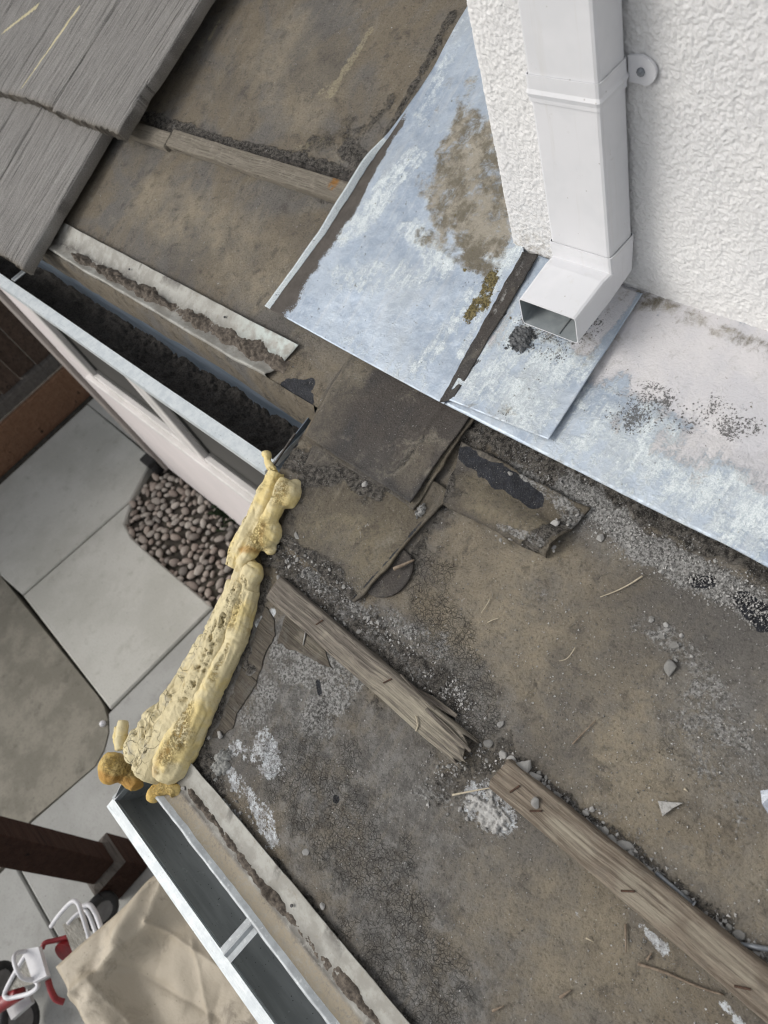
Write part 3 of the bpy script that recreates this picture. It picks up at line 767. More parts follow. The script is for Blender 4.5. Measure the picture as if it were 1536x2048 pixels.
# far joint by the wall
V, F = poly_prism([(-4.6, .053), (-3.72, .053), (-3.72, 1.2), (-4.6, 1.2)], G - .1, G - .002); part('slab', V, F, CONC, walk)
V, F = bevel_vf(poly_prism([(-2.35, -1.81), (-2.35, -4.5), (1.5, -4.5), (1.5, -1.81)], G - .1, G - .002), .006); part('slab', V, F, PATIO, walk)
pad_poly = [(-4.62, -.99), (edgeL0[0], edgeL0[1] - .003)] + [(a - .004, b - .003) for a, b in corner] + [(zp(60, 1645, G)[0] - .01, zp(60, 1645, G)[1]), (-2.37, -1.85), (-2.37, -4.5), (-4.62, -4.5)]
V, F = poly_prism(pad_poly, G - .1, G - .004)
single('grit_pad', None, None, V, F, PADM, False, kind='structure')
# pebble bed and pebbles
bed_poly = gp((232, 1015), (262, 962), (310, 905), (470, 900), (660, 1120), (600, 1330), (425, 1222), (300, 1118), (250, 1062))
bed = thing('pebble_bed', None, None, (-3.0, -.15, G), False, kind='structure')
x0, x1 = -3.72, -1.9
xs = np.linspace(x0, x1, 60); ys = np.linspace(-.75, .20, 40)
Xb, Yb = np.meshgrid(xs, ys, indexing='ij')
Zb = G - .045 + .012 * fbm(Xb, Yb, 9, 3, 70)
part('bed_soil', np.stack([Xb, Yb, Zb], 2).reshape(-1, 3), grid_faces(60, 40), EARTH, bed, True)
def inpoly(p, poly):
    c = False; j = len(poly) - 1
    for i in range(len(poly)):
        if (poly[i][1] > p[1]) != (poly[j][1] > p[1]) and p[0] < (poly[j][0] - poly[i][0]) * (p[1] - poly[i][1]) / (poly[j][1] - poly[i][1]) + poly[i][0]: c = not c
        j = i
    return c
rng = random.Random(4)
def pebble_mesh(k):
    bm = bmesh.new(); bmesh.ops.create_icosphere(bm, subdivisions=2, radius=1)
    P = np.array([v.co[:] for v in bm.verts]); r = 1 + .28 * fbm3(P + k * 7, 1.1, 2, k)
    P = P * r[:, None] * np.array([1, .78, .58])
    f = [tuple(v.index for v in q.verts) for q in bm.faces]; bm.free()
    return meshify('pebble', P, f, PEB, True)
PM = [pebble_mesh(k) for k in range(6)]
cells = []; tries = 0
while len(cells) < 285 and tries < 9000:
    tries += 1
    p = (rng.uniform(-3.60, -2.10), rng.uniform(-.46, .05)); r = rng.uniform(.017, .032)
    if not inpoly(p, bed_poly): continue
    if any((p[0] - q[0]) ** 2 + (p[1] - q[1]) ** 2 < (.80 * (r + q[2])) ** 2 for q in cells): continue
    cells.append((p[0], p[1], r))
for (a, b, r) in cells:
    o = bpy.data.objects.new('pebble', rng.choice(PM)); COL.objects.link(o); o.parent = bed
    o.location = (a + 3.0, b + .15, -.045 + r * rng.uniform(.45, .9)); o.scale = (r * rng.uniform(.85, 1.35), r * rng.uniform(.85, 1.1), r * rng.uniform(.7, 1.1))
    o.rotation_euler = (rng.uniform(-.4, .4), rng.uniform(-.4, .4), rng.uniform(0, 6.3))
# low green weeds among the pebbles
bmv = []; bmf = []
for k in range(90):
    c = np.array(zp(rng.gauss(455, 12), rng.gauss(1022, 14), G)); a = rng.uniform(0, 6.3); L = rng.uniform(.03, .07)
    d = np.array([math.cos(a), math.sin(a)]); e = np.array([-d[1], d[0]]) * .003
    q = [(*(c - e), G - .02), (*(c + e), G - .02), (*(c + d * L * .6 + e * .6), G + L * .7), (*(c + d * L), G + L * .55), (*(c + d * L * .6 - e * .6), G + L * .7)]
    bmf.append(tuple(range(len(bmv), len(bmv) + 5))); bmv += q
single('weeds', 'sparse dark green weeds among the pebbles', 'weeds', bmv, bmf, mottled('weed_green', (.025, .045, .018), (.04, .06, .025), 40), False, kind='stuff')

# --- fence beyond the walkway
FU = -4.72
fence = thing('fence', 'dark brown board fence over an orange brown kickboard', 'fence', (FU, 0, G), False)
V, F = box(FU - .04, FU, -3.2, 1.6, G - .05, G + .235, .006); part('kickboard', V, F, KICK, fence)
V, F = box(FU - .13, FU - .043, -3.2, 1.6, G + .24, G + .33, .006); part('rail', V, F, RAILM, fence)
y = -3.2; k = 0
while y < 1.6:
    wd = .138 + .004 * (k % 3); off = .022 * (k % 2)
    V, F = box(FU - .10 - off, FU - .078 - off, y, y + wd, G + .335, G + 1.85, .003); part('plank', V, F, FENCE, fence)
    y += wd + .004; k += 1
V, F = box(FU - .17, FU - .125, -3.2, 1.6, G + 1.3, G + 1.39, .004); part('rail', V, F, FENCE, fence)

# --- post with plinth
pc = (-1.86, -1.43)
post = thing('porch_post', 'dark red brown wooden post standing on a stepped plinth', 'post', (pc[0], pc[1], G), False)
V, F = box(pc[0] - .058, pc[0] + .058, pc[1] - .058, pc[1] + .058, G + .185, .35, .004); part('post_shaft', V, F, POSTM, post)
bm = bmesh.new()
V, F = box(pc[0] - .088, pc[0] + .088, pc[1] - .088, pc[1] + .088, G + .003, G + .165, .004); part('plinth', V, F, POSTM, post)
q = [(-.088, .166), (-.060, .186)]
V = [(pc[0] + sx * .086, pc[1] + sy * .086, G + .1655) for sx, sy in ((-1, -1), (1, -1), (1, 1), (-1, 1))] + [(pc[0] + sx * .062, pc[1] + sy * .062, G + .1845) for sx, sy in ((-1, -1), (1, -1), (1, 1), (-1, 1))]
F = [(3, 2, 1, 0), (4, 5, 6, 7)] + [(i, (i + 1) % 4, (i + 1) % 4 + 4, i + 4) for i in range(4)]
part('plinth_cap', V, F, RAILM, post)

# ================================================================== GUTTERS
def gutter(name, label, y0, zl, zback, x0, x1, w_in, w_lip, depth, inmat, seed, endcap, fl=.62):
    t = thing(name, label, 'gutter', ((x0 + x1) / 2, y0, zl), False)
    yi = y0 - w_in; yo = yi - w_lip
    path = [(y0 - .001, zback), (y0 - .001, zl - depth * fl)]
    for k in range(1, 8):
        a = math.pi * k / 8
        path.append((y0 - w_in * (.5 - .5 * math.cos(a)), zl - depth * fl - depth * (1 - fl) * math.sin(a)))
    path += [(yi, zl - depth * fl), (yi, zl - .006)]
    pr = thick_path(path, .0016)
    xs = list(np.linspace(x0, x1, 40)); V, F = extr(pr, xs)
    part('trough', V, F, inmat, t, True)
    lipp = [(yi - .0005, zl - .008), (yi - .0005, zl), (yo, zl - .002), (yo - .001, zl - .006), (yo, zl - w_lip * 1.0), (yo + .0014, zl - w_lip * 1.0), (yo + .001, zl - .0075), (yi - .002, zl - .0055)]
    V, F = extr(lipp, xs)
    V = [(a, b + .0012 * math.sin(a * 7 + seed) * .6, c + .0014 * math.sin(a * 5 + seed)) for a, b, c in V]
    F = list(F) + [tuple(range(len(lipp)))[::-1], tuple(range((len(xs) - 1) * len(lipp), len(xs) * len(lipp)))]
    part('lip', V, F, LIP, t)
    cap = [(y0 - .002, zback)] + path[1:-1] + [(yi - .001, zl - .002)]
    for xe in endcap:
        n = len(cap); V = [(xe, a, b) for a, b in cap] + [(xe + .0016, a, b) for a, b in cap]
        F = [tuple(range(n)), tuple(range(n, 2 * n))[::-1]] + [(i, i + n, (i + 1) % n + n, (i + 1) % n) for i in range(n)]
        part('end_cap', V, F, inmat, t)
        V, F = box(xe - .004, xe + .004, yi - .002, y0 - .003, zl - .012, zl - .001); part('end_flange', V, F, ZINC, t)
    return t
GU_X1 = -.832
gU = gutter('gutter', 'upper gutter with white lip and black soil lying along it', .046, -.046, -.030, -3.2, GU_X1, .108, .025, .145, GUTUP, 1, [GU_X1 - .001])
GL_X0 = -.772
gL = gutter('gutter', 'empty lower gutter with rounded dark grey inside and metal strap across', -.534, -.268, -.215, GL_X0, .6, .104, .017, .072, GUTIN, 3, [GL_X0 + .001], .12)
# hanger straps
def strap(parent, xa, xb, y_a, y_b, z, wdt, mat):
    ny = 12; V = []; F = []
    for i in range(ny + 1):
        t = i / ny; y = y_a + (y_b - y_a) * t; x = xa + (xb - xa) * t
        zz = z + .004 * math.sin(t * math.pi) * 0
        pr = [(-wdt / 2, 0), (-wdt / 6, 0), (0, .004), (wdt / 6, 0), (wdt / 2, 0), (wdt / 2, -.002), (-wdt / 2, -.002)]
        V += [(x + a, y, zz + b) for a, b in pr]
    n = 7
    for i in range(ny):
        for k in range(n): F.append((i * n + k, (i + 1) * n + k, (i + 1) * n + (k + 1) % n, i * n + (k + 1) % n))
    F += [tuple(range(n)), tuple(range(ny * n, ny * n + n))[::-1]]
    part('hanger_strap', V, F, mat, parent)
sx = zp(462, 1900, -.265)[0]
strap(gL, sx, sx + .004, -.637, -.540, -.262, .026, ZINC)
strap(gL, sx + .55, sx + .555, -.637, -.540, -.262, .026, ZINC)
sx = zp(34, 553, -.04)[0]
strap(gU, sx, sx + .003, -.060, .045, -.040, .020, ZINC)
# soil in the upper gutter
xs = np.concatenate([np.linspace(-3.1, -1.6, 150), np.linspace(-1.594, GU_X1 - .004, 260)]); ys = np.linspace(-.0600, .0435, 44)
X, Y = np.meshgrid(xs, ys, indexing='ij')
Z = -.150 + .012 * fbm(X, Y, 12, 3, 80) + .014 * fbm(X, Y, 45, 4, 82) + .007 * fbm(X, Y, 150, 3, 84) + .045 * sstep(-.98, -.84, X) + .018 * sstep(.0, -.06, Y)
single('gutter_soil', 'black crumbly soil filling the bottom of the upper gutter', 'soil', np.stack([X, Y, Z], 2).reshape(-1, 3), grid_faces(len(xs), len(ys)), SOIL, False, True, kind='stuff')

# ================================================================== EAVE FLASHINGS
def eave_flash(label, u0, u1, vtop, vbot, h0, endcut, wob, seed, rusty):
    t = thing('eave_flashing', label, 'flashing', ((u0 + u1) / 2, vbot, h0))
    n = 220; U = np.linspace(u0, u1, n)
    prof = [(0, .0065), (.02, .0060), (.25, .0035), (.45, .0012), (.55, .0005), (.62, .0005), (.72, .001), (.84, .0045), (.90, .0095), (.93, .0105), (.955, .0098), (.97, .004), (.975, -.012)]
    rows = []; k = 0
    for f, h in prof:
        v = vtop + (vbot - vtop) * f
        uu = U.copy(); end = u1 - endcut * f
        uu = np.where(U > end - .05, np.minimum(U, end) if False else U, U)
        uu = u0 + (end - u0) * (U - u0) / (u1 - u0)
        vv = v + wob * fbm(uu, uu * 0 + .3, 7, 3, seed) * (.4 + f) + .0006 * fbm(uu, uu * 0 + f * 3, 40, 2, seed)
        hh = h + h0 + .0016 * fbm(uu, uu * 0 + 2, 12, 2, seed + 3) * (1 - f) + hroof(uu, vv) * .5 + (.0012 * fbm(uu, uu * 0, 30, 3, seed + 9) if f > .8 else 0)
        rows.append(np.stack([uu, vv, hh], 1)); k += 1
    P = np.stack(rows, 1)
    f = np.array([p[0] for p in prof])[None, :] * np.ones((n, 1))
    uu = P[:, :, 0]
    dirt = np.exp(-((f - .60) / .20) ** 2) * np.clip(.75 + fbm(uu, f, 25, 3, seed + 4), 0, 1)
    dirt = np.maximum(dirt, .8 * (fbm(uu, f * .2, 18, 3, seed + 6) > .42) * (f < .2))
    ox = sstep(u1 - .22, u1 - .05, uu) * (f < .5)
    rust = ((f > .58) & (f < .88)) * rusty
    V, F = slab(P, .0009)
    dup = lambda a: np.concatenate([a.ravel(), a.ravel()])
    fi = np.zeros(len(F), int)
    nq = (n - 1) * (len(prof) - 1)
    jj = np.tile(np.arange(len(prof) - 1), n - 1)
    fi[:nq] = (jj >= 7); fi[nq:2 * nq] = (jj >= 7)
    part('flashing_strip', V, F, [FLASH, ZINC if rusty else FLASH], t, True, {'dirt': dup(dirt * 1.0), 'oxide': dup(ox * 1.0), 'rust': dup(rust * 1.0)}, fi)
    # nail holes
    for k, (a, b) in enumerate(((.22, .25), (.62, .3), (.86, .22))):
        uu0 = u0 + (u1 - u0) * a
        cc = [(uu0 + .0022 * math.cos(q), vtop + (vbot - vtop) * b + .0022 * math.sin(q), h0 + .0068) for q in np.linspace(0, 6.283, 9)[:-1]]
        cc2 = [(x, y, z - .0014) for x, y, z in cc]
        part('nail_hole', cc + cc2, [tuple(range(8))] + [(i, (i + 1) % 8, (i + 1) % 8 + 8, i + 8) for i in range(8)], RUBBER, t)
    return t
eave_flash('dusty pale eave flashing above the upper gutter, cut off at its right end', -2.3, -.888, .108, .034, .003, -.03 * -1, .0035, 21, 0)
eave_flash('beige eave flashing with bright metal lip above the lower gutter', -.648, .60, -.508, -.590, .003, 0, .0008, 29, 1)
def soil_ridge(label, pts, wd, ht, seed, mat, h0=.004):
    """a crumbly line of soil lying in a flashing"""
    q = [uvp(*p) if len(p) == 2 and abs(p[0]) > 3 else p for p in pts]
    L = [0]
    for a, b in zip(q[:-1], q[1:]): L.append(L[-1] + math.hypot(b[0] - a[0], b[1] - a[1]))
    n = int(L[-1] / .0022); s = np.linspace(0, L[-1], n); cu = np.interp(s, L, [p[0] for p in q]); cv = np.interp(s, L, [p[1] for p in q])
    m_ = 15; tt = np.linspace(-1, 1, m_)
    U = cu[:, None] + 0 * tt[None, :]; W_ = wd * np.clip(.9 + .9 * fbm(s, s * 0, 26, 4, seed), .35, 1.7)
    Vv = cv[:, None] + W_[:, None] * tt[None, :]
    bodyh = ht * np.clip(.75 + .9 * fbm(s, s * 0 + 4, 18, 3, seed + 2), .25, 1.6)
    Hh = h0 - .002 + (1 - tt[None, :] ** 2) ** .7 * bodyh[:, None] * (1 + .9 * fbm(U, Vv, 130, 3, seed + 5)) + .0016 * fbm(U, Vv, 300, 2, seed + 7)
    ends = np.minimum(1, np.minimum(s, L[-1] - s) / .02)[:, None]; Hh = h0 - .003 + (Hh - h0 + .003) * ends
    return single('soil_ridge', label, 'soil', np.stack([U, Vv, Hh], 2).reshape(-1, 3), grid_faces(n, m_), mat, True, True, kind='stuff')
soil_ridge('crumbly dark soil lying in the upper eave flashing', [(150, 513), (250, 565), (330, 607), (420, 655), (520, 707), (575, 737)], .015, .013, 5, SOILB)
soil_ridge('line of soil and grit lying in the lower eave flashing', [(375, 1570), (440, 1650), (520, 1760), (600, 1850), (700, 1970), (790, 2075), (900, 2200)], .0085, .008, 9, SOILB)
soil_ridge('dark heap of soil against the uphill side of the upper batten', [(330, 262), (430, 292), (560, 325), (690, 358), (735, 345)], .012, .007, 15, SOIL, .001)

# ================================================================== FLASHING SHEETS
def sheet(name, label, quad, h, res, hf, paints, thick=.0011, ragged=0.0, seed=0, extra=None, mat=None, group=None, cat='flashing', roof_follow=.5):
    """quad: BL, BR, TR, TL in roof coordinates"""
    BL, BR, TR, TL = [np.array(q) for q in quad]
    L1 = max(np.linalg.norm(BR - BL), np.linalg.norm(TR - TL)); L2 = max(np.linalg.norm(TL - BL), np.linalg.norm(TR - BR))
    nu, nv = int(L1 / res) + 2, int(L2 / res) + 2
    s, t = np.meshgrid(np.linspace(0, 1, nu), np.linspace(0, 1, nv), indexing='ij')
    P = (BL[None, None] * ((1 - s) * (1 - t))[..., None] + BR * (s * (1 - t))[..., None] + TR * (s * t)[..., None] + TL * ((1 - s) * t)[..., None])
    U, V = P[..., 0], P[..., 1]
    if ragged:
        e = np.minimum(np.minimum(s, 1 - s) * L1, np.minimum(t, 1 - t) * L2); k = np.exp(-e / .01)
        U = U + ragged * k * fbm(U, V, 30, 4, seed + 1); V = V + ragged * k * fbm(U, V, 30, 4, seed + 2)
    H = h + hroof(U, V) * roof_follow
    U, V, H = hf(s, t, U, V, H)
    VV, FF = slab(np.stack([U, V, H], 2), thick)
    at = {}
    for k, st in paints.items():
        a = paint(U, V, st, seed + len(at)); at[k] = np.concatenate([a.ravel()] * 2)
    if extra:
        for k, fn in extra.items():
            a = fn(s, t, U, V); at[k] = np.concatenate([np.maximum(a, at[k][:a.size].reshape(a.shape)).ravel() if k in at else a.ravel()] * 2)
    return single(name, label, cat, VV, FF, mat or SHEET, True, True, at, None, group)
# long apron along the wall foot (lowest)
AP_H = .012
def ap_h(s, t, U, V, H):
    H = H + .010 * (1 - sstep(0, .9, t)) * .55 + .003 * fbm(U, V, 5, 2, 91) * (1 - t * .6) + .0009 * fbm(U, V, 22, 2, 93) - .002
    H = H + .02 * sstep(.93, 1, t) * 0
    V = V + .0012 * fbm(U, U * 0, 16, 3, 92) * (t < .02)
    return U, V, H
aBL, aBR = uvp(886, 806, .018), uvp(1536, 1113, .018)
dv = (aBR[1] - aBL[1]) / (aBR[0] - aBL[0])
sheet('apron_flashing', 'long pale apron flashing along the foot of the stucco wall with black mould', [aBL, (.9, aBL[1] + .0), (.9, .372), (aBL[0], .372)], AP_H, .0045, ap_h,
      {'paint': [([(1270, 640), (1400, 720), (1536, 800)], 150, 1), ([(1290, 760), (1420, 830)], 60, .6), ([(1480, 860), (1700, 960)], 90, .8)],
       'oxide': [([(1200, 820), (1250, 900)], 60, .7), ([(1320, 900), (1536, 1030)], 70, .95), ([(1450, 1000), (1536, 1080)], 30, .7), ([(1150, 900), (1300, 970), (1536, 1080)], 70, .55), ([(1160, 905), (1190, 890)], 25, .9), ([(940, 800), (1080, 870)], 8, .6)],
       'speck': [([(1275, 850), (1310, 800)], 38, 1), ([(1245, 850), (1380, 840)], 30, .75), ([(1440, 830), (1470, 870)], 36, .95), ([(1510, 860)], 26, .8), ([(1230, 780), (1300, 780)], 20, .6), ([(1430, 920), (1480, 925)], 10, .6)],
       'dirt': [([(1280, 600), (1400, 650), (1536, 705)], 20, .62), ([(1180, 770), (1235, 690)], 12, .4)],
       'tar': [([(1222, 680), (1250, 645)], 4, .8)], 'bare': [], 'moss': []}, seed=90)
# second patch under the downspout
def pa_h(s, t, U, V, H):
    H = H + .010 * (1 - t) * .5 + .0012 * fbm(U, V, 14, 3, 95) + .0015 * np.exp(-(1 - s) / .03)
    return U, V, H
pq = [uvp(890, 797, .024), uvp(1096, 878, .026), uvp(1285, 586, .02), uvp(1066, 505, .02)]
sheet('patch_flashing', 'speckled pale metal patch lying directly under the downspout outlet', pq, .0175, .0028, pa_h,
      {'oxide': [([(960, 760), (1080, 840)], 50, .9), ([(1000, 680), (1150, 740)], 60, .9)], 'paint': [([(1180, 700), (1260, 600)], 26, 1), ([(1020, 650), (1000, 700)], 20, .5)],
       'speck': [([(1060, 660), (1150, 690), (1190, 660)], 32, .9), ([(1130, 715), (1060, 700)], 26, .7), ([(1010, 845), (1070, 850)], 16, .5), ([(1090, 770)], 8, .8)],
       'dirt': [([(1080, 690), (1180, 700)], 34, .55), ([(950, 830), (1040, 835)], 16, .45), ([(1200, 650), (1270, 590)], 14, .35)],
       'tar': [([(1045, 685), (1058, 690), (1052, 702)], 17, 1), ([(1060, 530), (1010, 620), (985, 660)], 16, .9), ([(950, 748), (970, 735)], 5, 1), ([(1000, 650), (1020, 640)], 10, .8)], 'moss': [([(1030, 650)], 7, .9)], 'bare': []}, seed=94)
# tar worm sticking to the patch
# black strip between the sheets
def strip_h(s, t, U, V, H): return U, V, H + .0025 * fbm(U, V, 60, 3, 99)
sheet('sealant_strip', 'black torn sealant strip showing between the two metal sheets', [uvp(880, 806, .02), uvp(908, 800, .02), uvp(1078, 512, .02), uvp(1046, 505, .02)], .0225, .003, strip_h,
      {'tan': [], 'dirt': [([(1060, 520), (890, 800)], 14, .5)], 'dust': [([(1060, 540), (1000, 640)], 6, .6)], 'tar': [([(1060, 520), (990, 650)], 14, .45)]}, .0015, .002, 98, None, FELTD, None, 'sealant')
# big valley sheet
def va_h(s, t, U, V, H):
    L = s * .395
    # rolled left rim, strongest in the middle of the visible length
    rim = np.clip(1 - L / .010, 0, 1)
    amp = .0035 + .007 * sstep(.05, .26, t) * (1 - sstep(.29, .345, t)) - .003 * sstep(.33, .36, t)
    H = H + amp * rim + .004 * np.clip(1 - L / .05, 0, 1) ** 2 * (1 - sstep(.3, .5, t))
    U = U + .008 * rim * sstep(.3, .45, t) * (1 - sstep(.47, .6, t)) + .006 * (1 - s) * fbm(V, V * 0, 6, 3, 101)
    H = H + .0045 * fbm(U, V, 5, 2, 102) + .0014 * fbm(U, V, 18, 3, 103) + .004 * (1 - sstep(0, .25, t)) * np.abs(s - .4) + .003 * np.exp(-(1 - s) / .03) * (.5 + fbm(V, V * 0, 14, 2, 104))
    U = U + .0035 * np.exp(-(1 - s) / .03) * fbm(V, V * 0, 20, 3, 105)
    return U, V, H
vq = [uvp(530, 613, .02), uvp(886, 806, .025), (uvp(1055, 520, .022)[0], 0), (0, 0)]
vTL = uvp(938, 0, .016)
vq = [vq[0], vq[1], (WALL_U + .042, 1.12), (vTL[0] - .02, 1.12)]
# its right edge follows the gap up to the wall foot, then runs on behind the wall line
def va_all(s, t, U, V, H):
    L0, R0 = U[0:1, :], U[-1:, :]
    tr = V
    right = np.interp(V, [vq[1][1], uvp(1050, 522, .022)[1], .40, 1.12], [vq[1][0], uvp(1050, 522, .022)[0], WALL_U - .003, WALL_U - .003])
    left = np.interp(V, [vq[0][1], uvp(640, 460, .03)[1], uvp(752, 300, .02)[1], uvp(838, 170, .016)[1], vTL[1], 1.12],
                     [vq[0][0], uvp(640, 455, .03)[0], uvp(757, 292, .02)[0], uvp(838, 170, .016)[0], vTL[0], vTL[0] - .01])
    U = left + (right - left) * s
    return va_h(s, t, U, V, H)
def bare_fn(s, t, U, V):
    wdt = .046 * np.clip(1 - t / .50, 0, 1) + .004
    d = s * .40 - .010
    return np.where(d < 0, 0, 1 - sstep(.45, 1.25, d / (wdt + 1e-6) + .3 * fbm(U, V, 30, 3, 107))) * (1 - sstep(.34, .44, t))
def rim_fn(s, t, U, V): return 1.4 * (s * .40 < .0085) * (t < .345) + 0 * U
sheet('valley_flashing', 'large bluish galvanised sheet with curled left edge and brown dirt by the wall', vq, .015, .0027, va_all,
      {'oxide': [([(700, 480), (760, 420), (830, 330)], 34, .95), ([(690, 560), (780, 570), (850, 560)], 40, .7), ([(830, 470), (900, 540)], 30, 1), ([(960, 600), (880, 700), (840, 740)], 26, .8), ([(980, 530), (1030, 530)], 30, 1),
                 ([(700, 700), (850, 780)], 30, .45), ([(850, 250), (930, 60)], 26, .6), ([(870, 400), (920, 330)], 22, .8), ([(1010, 560), (930, 720)], 12, .9)],
       'dirt': [([(940, 260), (910, 340), (900, 430), (960, 490)], 52, 1), ([(965, 300), (985, 420), (1000, 480)], 60, 1), ([(860, 400), (850, 370)], 22, .7), ([(850, 480), (930, 520), (990, 560)], 22, .75), ([(945, 180), (930, 240)], 24, .7),
                ([(900, 180), (880, 250)], 16, .4)],
       'moss': [([(958, 625), (985, 590), (990, 570)], 16, 1), ([(948, 640), (970, 620)], 20, 1), ([(938, 552)], 6, 1)], 'speck': [([(960, 560), (1000, 560)], 30, .45), ([(560, 600), (600, 620)], 16, .6)],
       'paint': [], 'tar': []}, seed=100, extra={'bare': bare_fn, 'oxide': rim_fn})

# ================================================================== FELT PATCHES
def felt(name, label, pxq, h, hf, paints, mat, thick=.003, ragged=.003, seed=0, res=.003):
    q = [uvp(a, b, h) for a, b in pxq]
    return sheet(name, label, q, h, res, hf, paints, thick, ragged, seed, None, mat, None, 'roofing felt', 1.0)
def pA(s, t, U, V, H):
    H = H - .011 * np.exp(-s / .035) - .008 * sstep(.45, .95, t)
    H = H + .004 * np.exp(-t / .06) * (.5 + fbm(U, V, 12, 2, 111)) + .004 * np.exp(-(1 - s) / .03) + .0016 * np.exp(-((s - .80) / .012) ** 2) + .0012 * fbm(U, V, 18, 3, 112)
    return U, V, H
def pB(s, t, U, V, H):
    return U, V, H + .004 * np.exp(-t / .05) * (.4 + np.abs(fbm(U, V, 10, 2, 121))) + .0015 * fbm(U, V, 16, 3, 122) + .0022 * np.exp(-(1 - s) / .03)
felt('felt_patch', 'brown square felt patch with soil along its lower left edge', [(556, 1078), (712, 1206), (905, 985), (640, 850)], .0075, pB,
     {'tan': [([(640, 1060), (760, 1090), (720, 1150)], 60, 1), ([(800, 1020)], 30, .5)], 'dirt': [([(575, 1085), (650, 1140), (700, 1190)], 22, 1), ([(600, 960), (700, 950), (760, 990)], 26, .9), ([(580, 1040), (600, 1000)], 30, .6)],
      'dust': [([(640, 1180), (700, 1190)], 8, .5)], 'crack': [], 'tar': [([(895, 995), (712, 1200)], 4, .62), ([(560, 1082), (700, 1198)], 4, .6)]}, FELTB, .0045, .004, 120)  # tar mask here only draws thin dark lines along right and lower edges
felt('felt_patch', 'dark smooth felt sheet tucked under the big metal sheet', [(604, 868), (822, 1006), (958, 800), (690, 690)], .0135, pA,
     {'tan': [([(590, 860), (650, 740), (720, 700)], 75, 1.0), ([(640, 850), (700, 780)], 60, .7), ([(860, 900), (820, 960)], 24, .5)], 'dirt': [([(640, 860), (690, 880)], 12, .4), ([(790, 960), (860, 880)], 8, .5)], 'dust': [([(800, 970)], 8, .5)], 'crack': []}, FELTD, .0035, .002, 110)
def pA2(s, t, U, V, H):
    H = H - .008 * np.exp(-s / .035) - .006 * sstep(.45, .95, t)
    return U, V, H + .003 * np.exp(-t / .05) * (.5 + fbm(U, V, 14, 2, 115)) + .0022 * np.exp(-(1 - s) / .03) * (1 + fbm(U, V, 20, 2, 116)) + .001 * fbm(U, V, 20, 3, 117)
felt('felt_patch', 'narrow dusty edge of an older felt layer showing under the dark sheet', [(600, 876), (828, 1016), (974, 800), (690, 690)], .0095, pA2,
     {'tan': [([(880, 920), (840, 1000)], 20, .5)], 'dirt': [([(700, 945), (780, 990)], 8, .7), ([(900, 890), (850, 980)], 7, .6)], 'dust': [([(840, 985)], 10, .6)], 'crack': []}, FELTB, .0035, .005, 114)
def pC(s, t, U, V, H):
    crease = np.exp(-((t - .62) / .12) ** 2)
    H = H + .017 * np.exp(-((t - .28) / .30) ** 2) * (.35 + .65 * s) - .004 * crease + .003 * fbm(U, V, 20, 3, 131)
    H = H * 1.0 - .010 * np.exp(-t / .04) * (.35 + .65 * s)
    return U, V, H
felt('felt_patch', 'curled felt flap with a black hollow and crumbs on it', [(884, 1006), (1090, 1116), (1178, 1018), (925, 880)], .0085, pC,
     {'tan': [([(960, 990), (1080, 1060)], 34, 1)], 'dirt': [([(900, 990), (890, 940)], 30, .8), ([(1060, 1100), (1150, 1040)], 18, .8)], 'tar': [([(935, 915), (1000, 955), (1075, 1005)], 19, 1.2)],
      'dust': [([(1040, 970), (1120, 1000), (1150, 1040)], 22, .8), ([(1010, 1060), (1090, 1090)], 10, .6)], 'crack': []}, FELTB, .004, .004, 130, .0026)
# small round flap
c = uvp(790, 1140, .006); V = []; nn = 26
def disc(label, c, ru, rv, a0, h, mat, seed):
    V = []; F = []; R_ = 10
    for i in range(R_ + 1):
        for k in range(28):
            a = 2 * math.pi * k / 28; rr = i / R_
            x = rr * ru * math.cos(a) * (1 + .06 * math.sin(3 * a + seed)); y = rr * rv * math.sin(a)
            u = c[0] + x * math.cos(a0) - y * math.sin(a0); v = c[1] + x * math.sin(a0) + y * math.cos(a0)
            V.append((u, v, h + .003 * rr ** 3 + float(hroof(np.array(u), np.array(v)))))
    for i in range(R_):
        for k in range(28): F.append((i * 28 + k, (i + 1) * 28 + k, (i + 1) * 28 + (k + 1) % 28, i * 28 + (k + 1) % 28))
    N = len(V); V += [(a, b, z - .0025) for a, b, z in V]; F += [tuple(i + N for i in f[::-1]) for f in F]
    F += [(R_ * 28 + k, R_ * 28 + k + N, R_ * 28 + (k + 1) % 28 + N, R_ * 28 + (k + 1) % 28) for k in range(28)]
    return single('felt_disc', label, 'roofing felt', V, F, mat, True, True)
c = uvp(772, 1142, .004)
disc('dark rounded felt flap poking from under the brown square patch', c, .040, .036, .9, .0015, FELTD, 2)

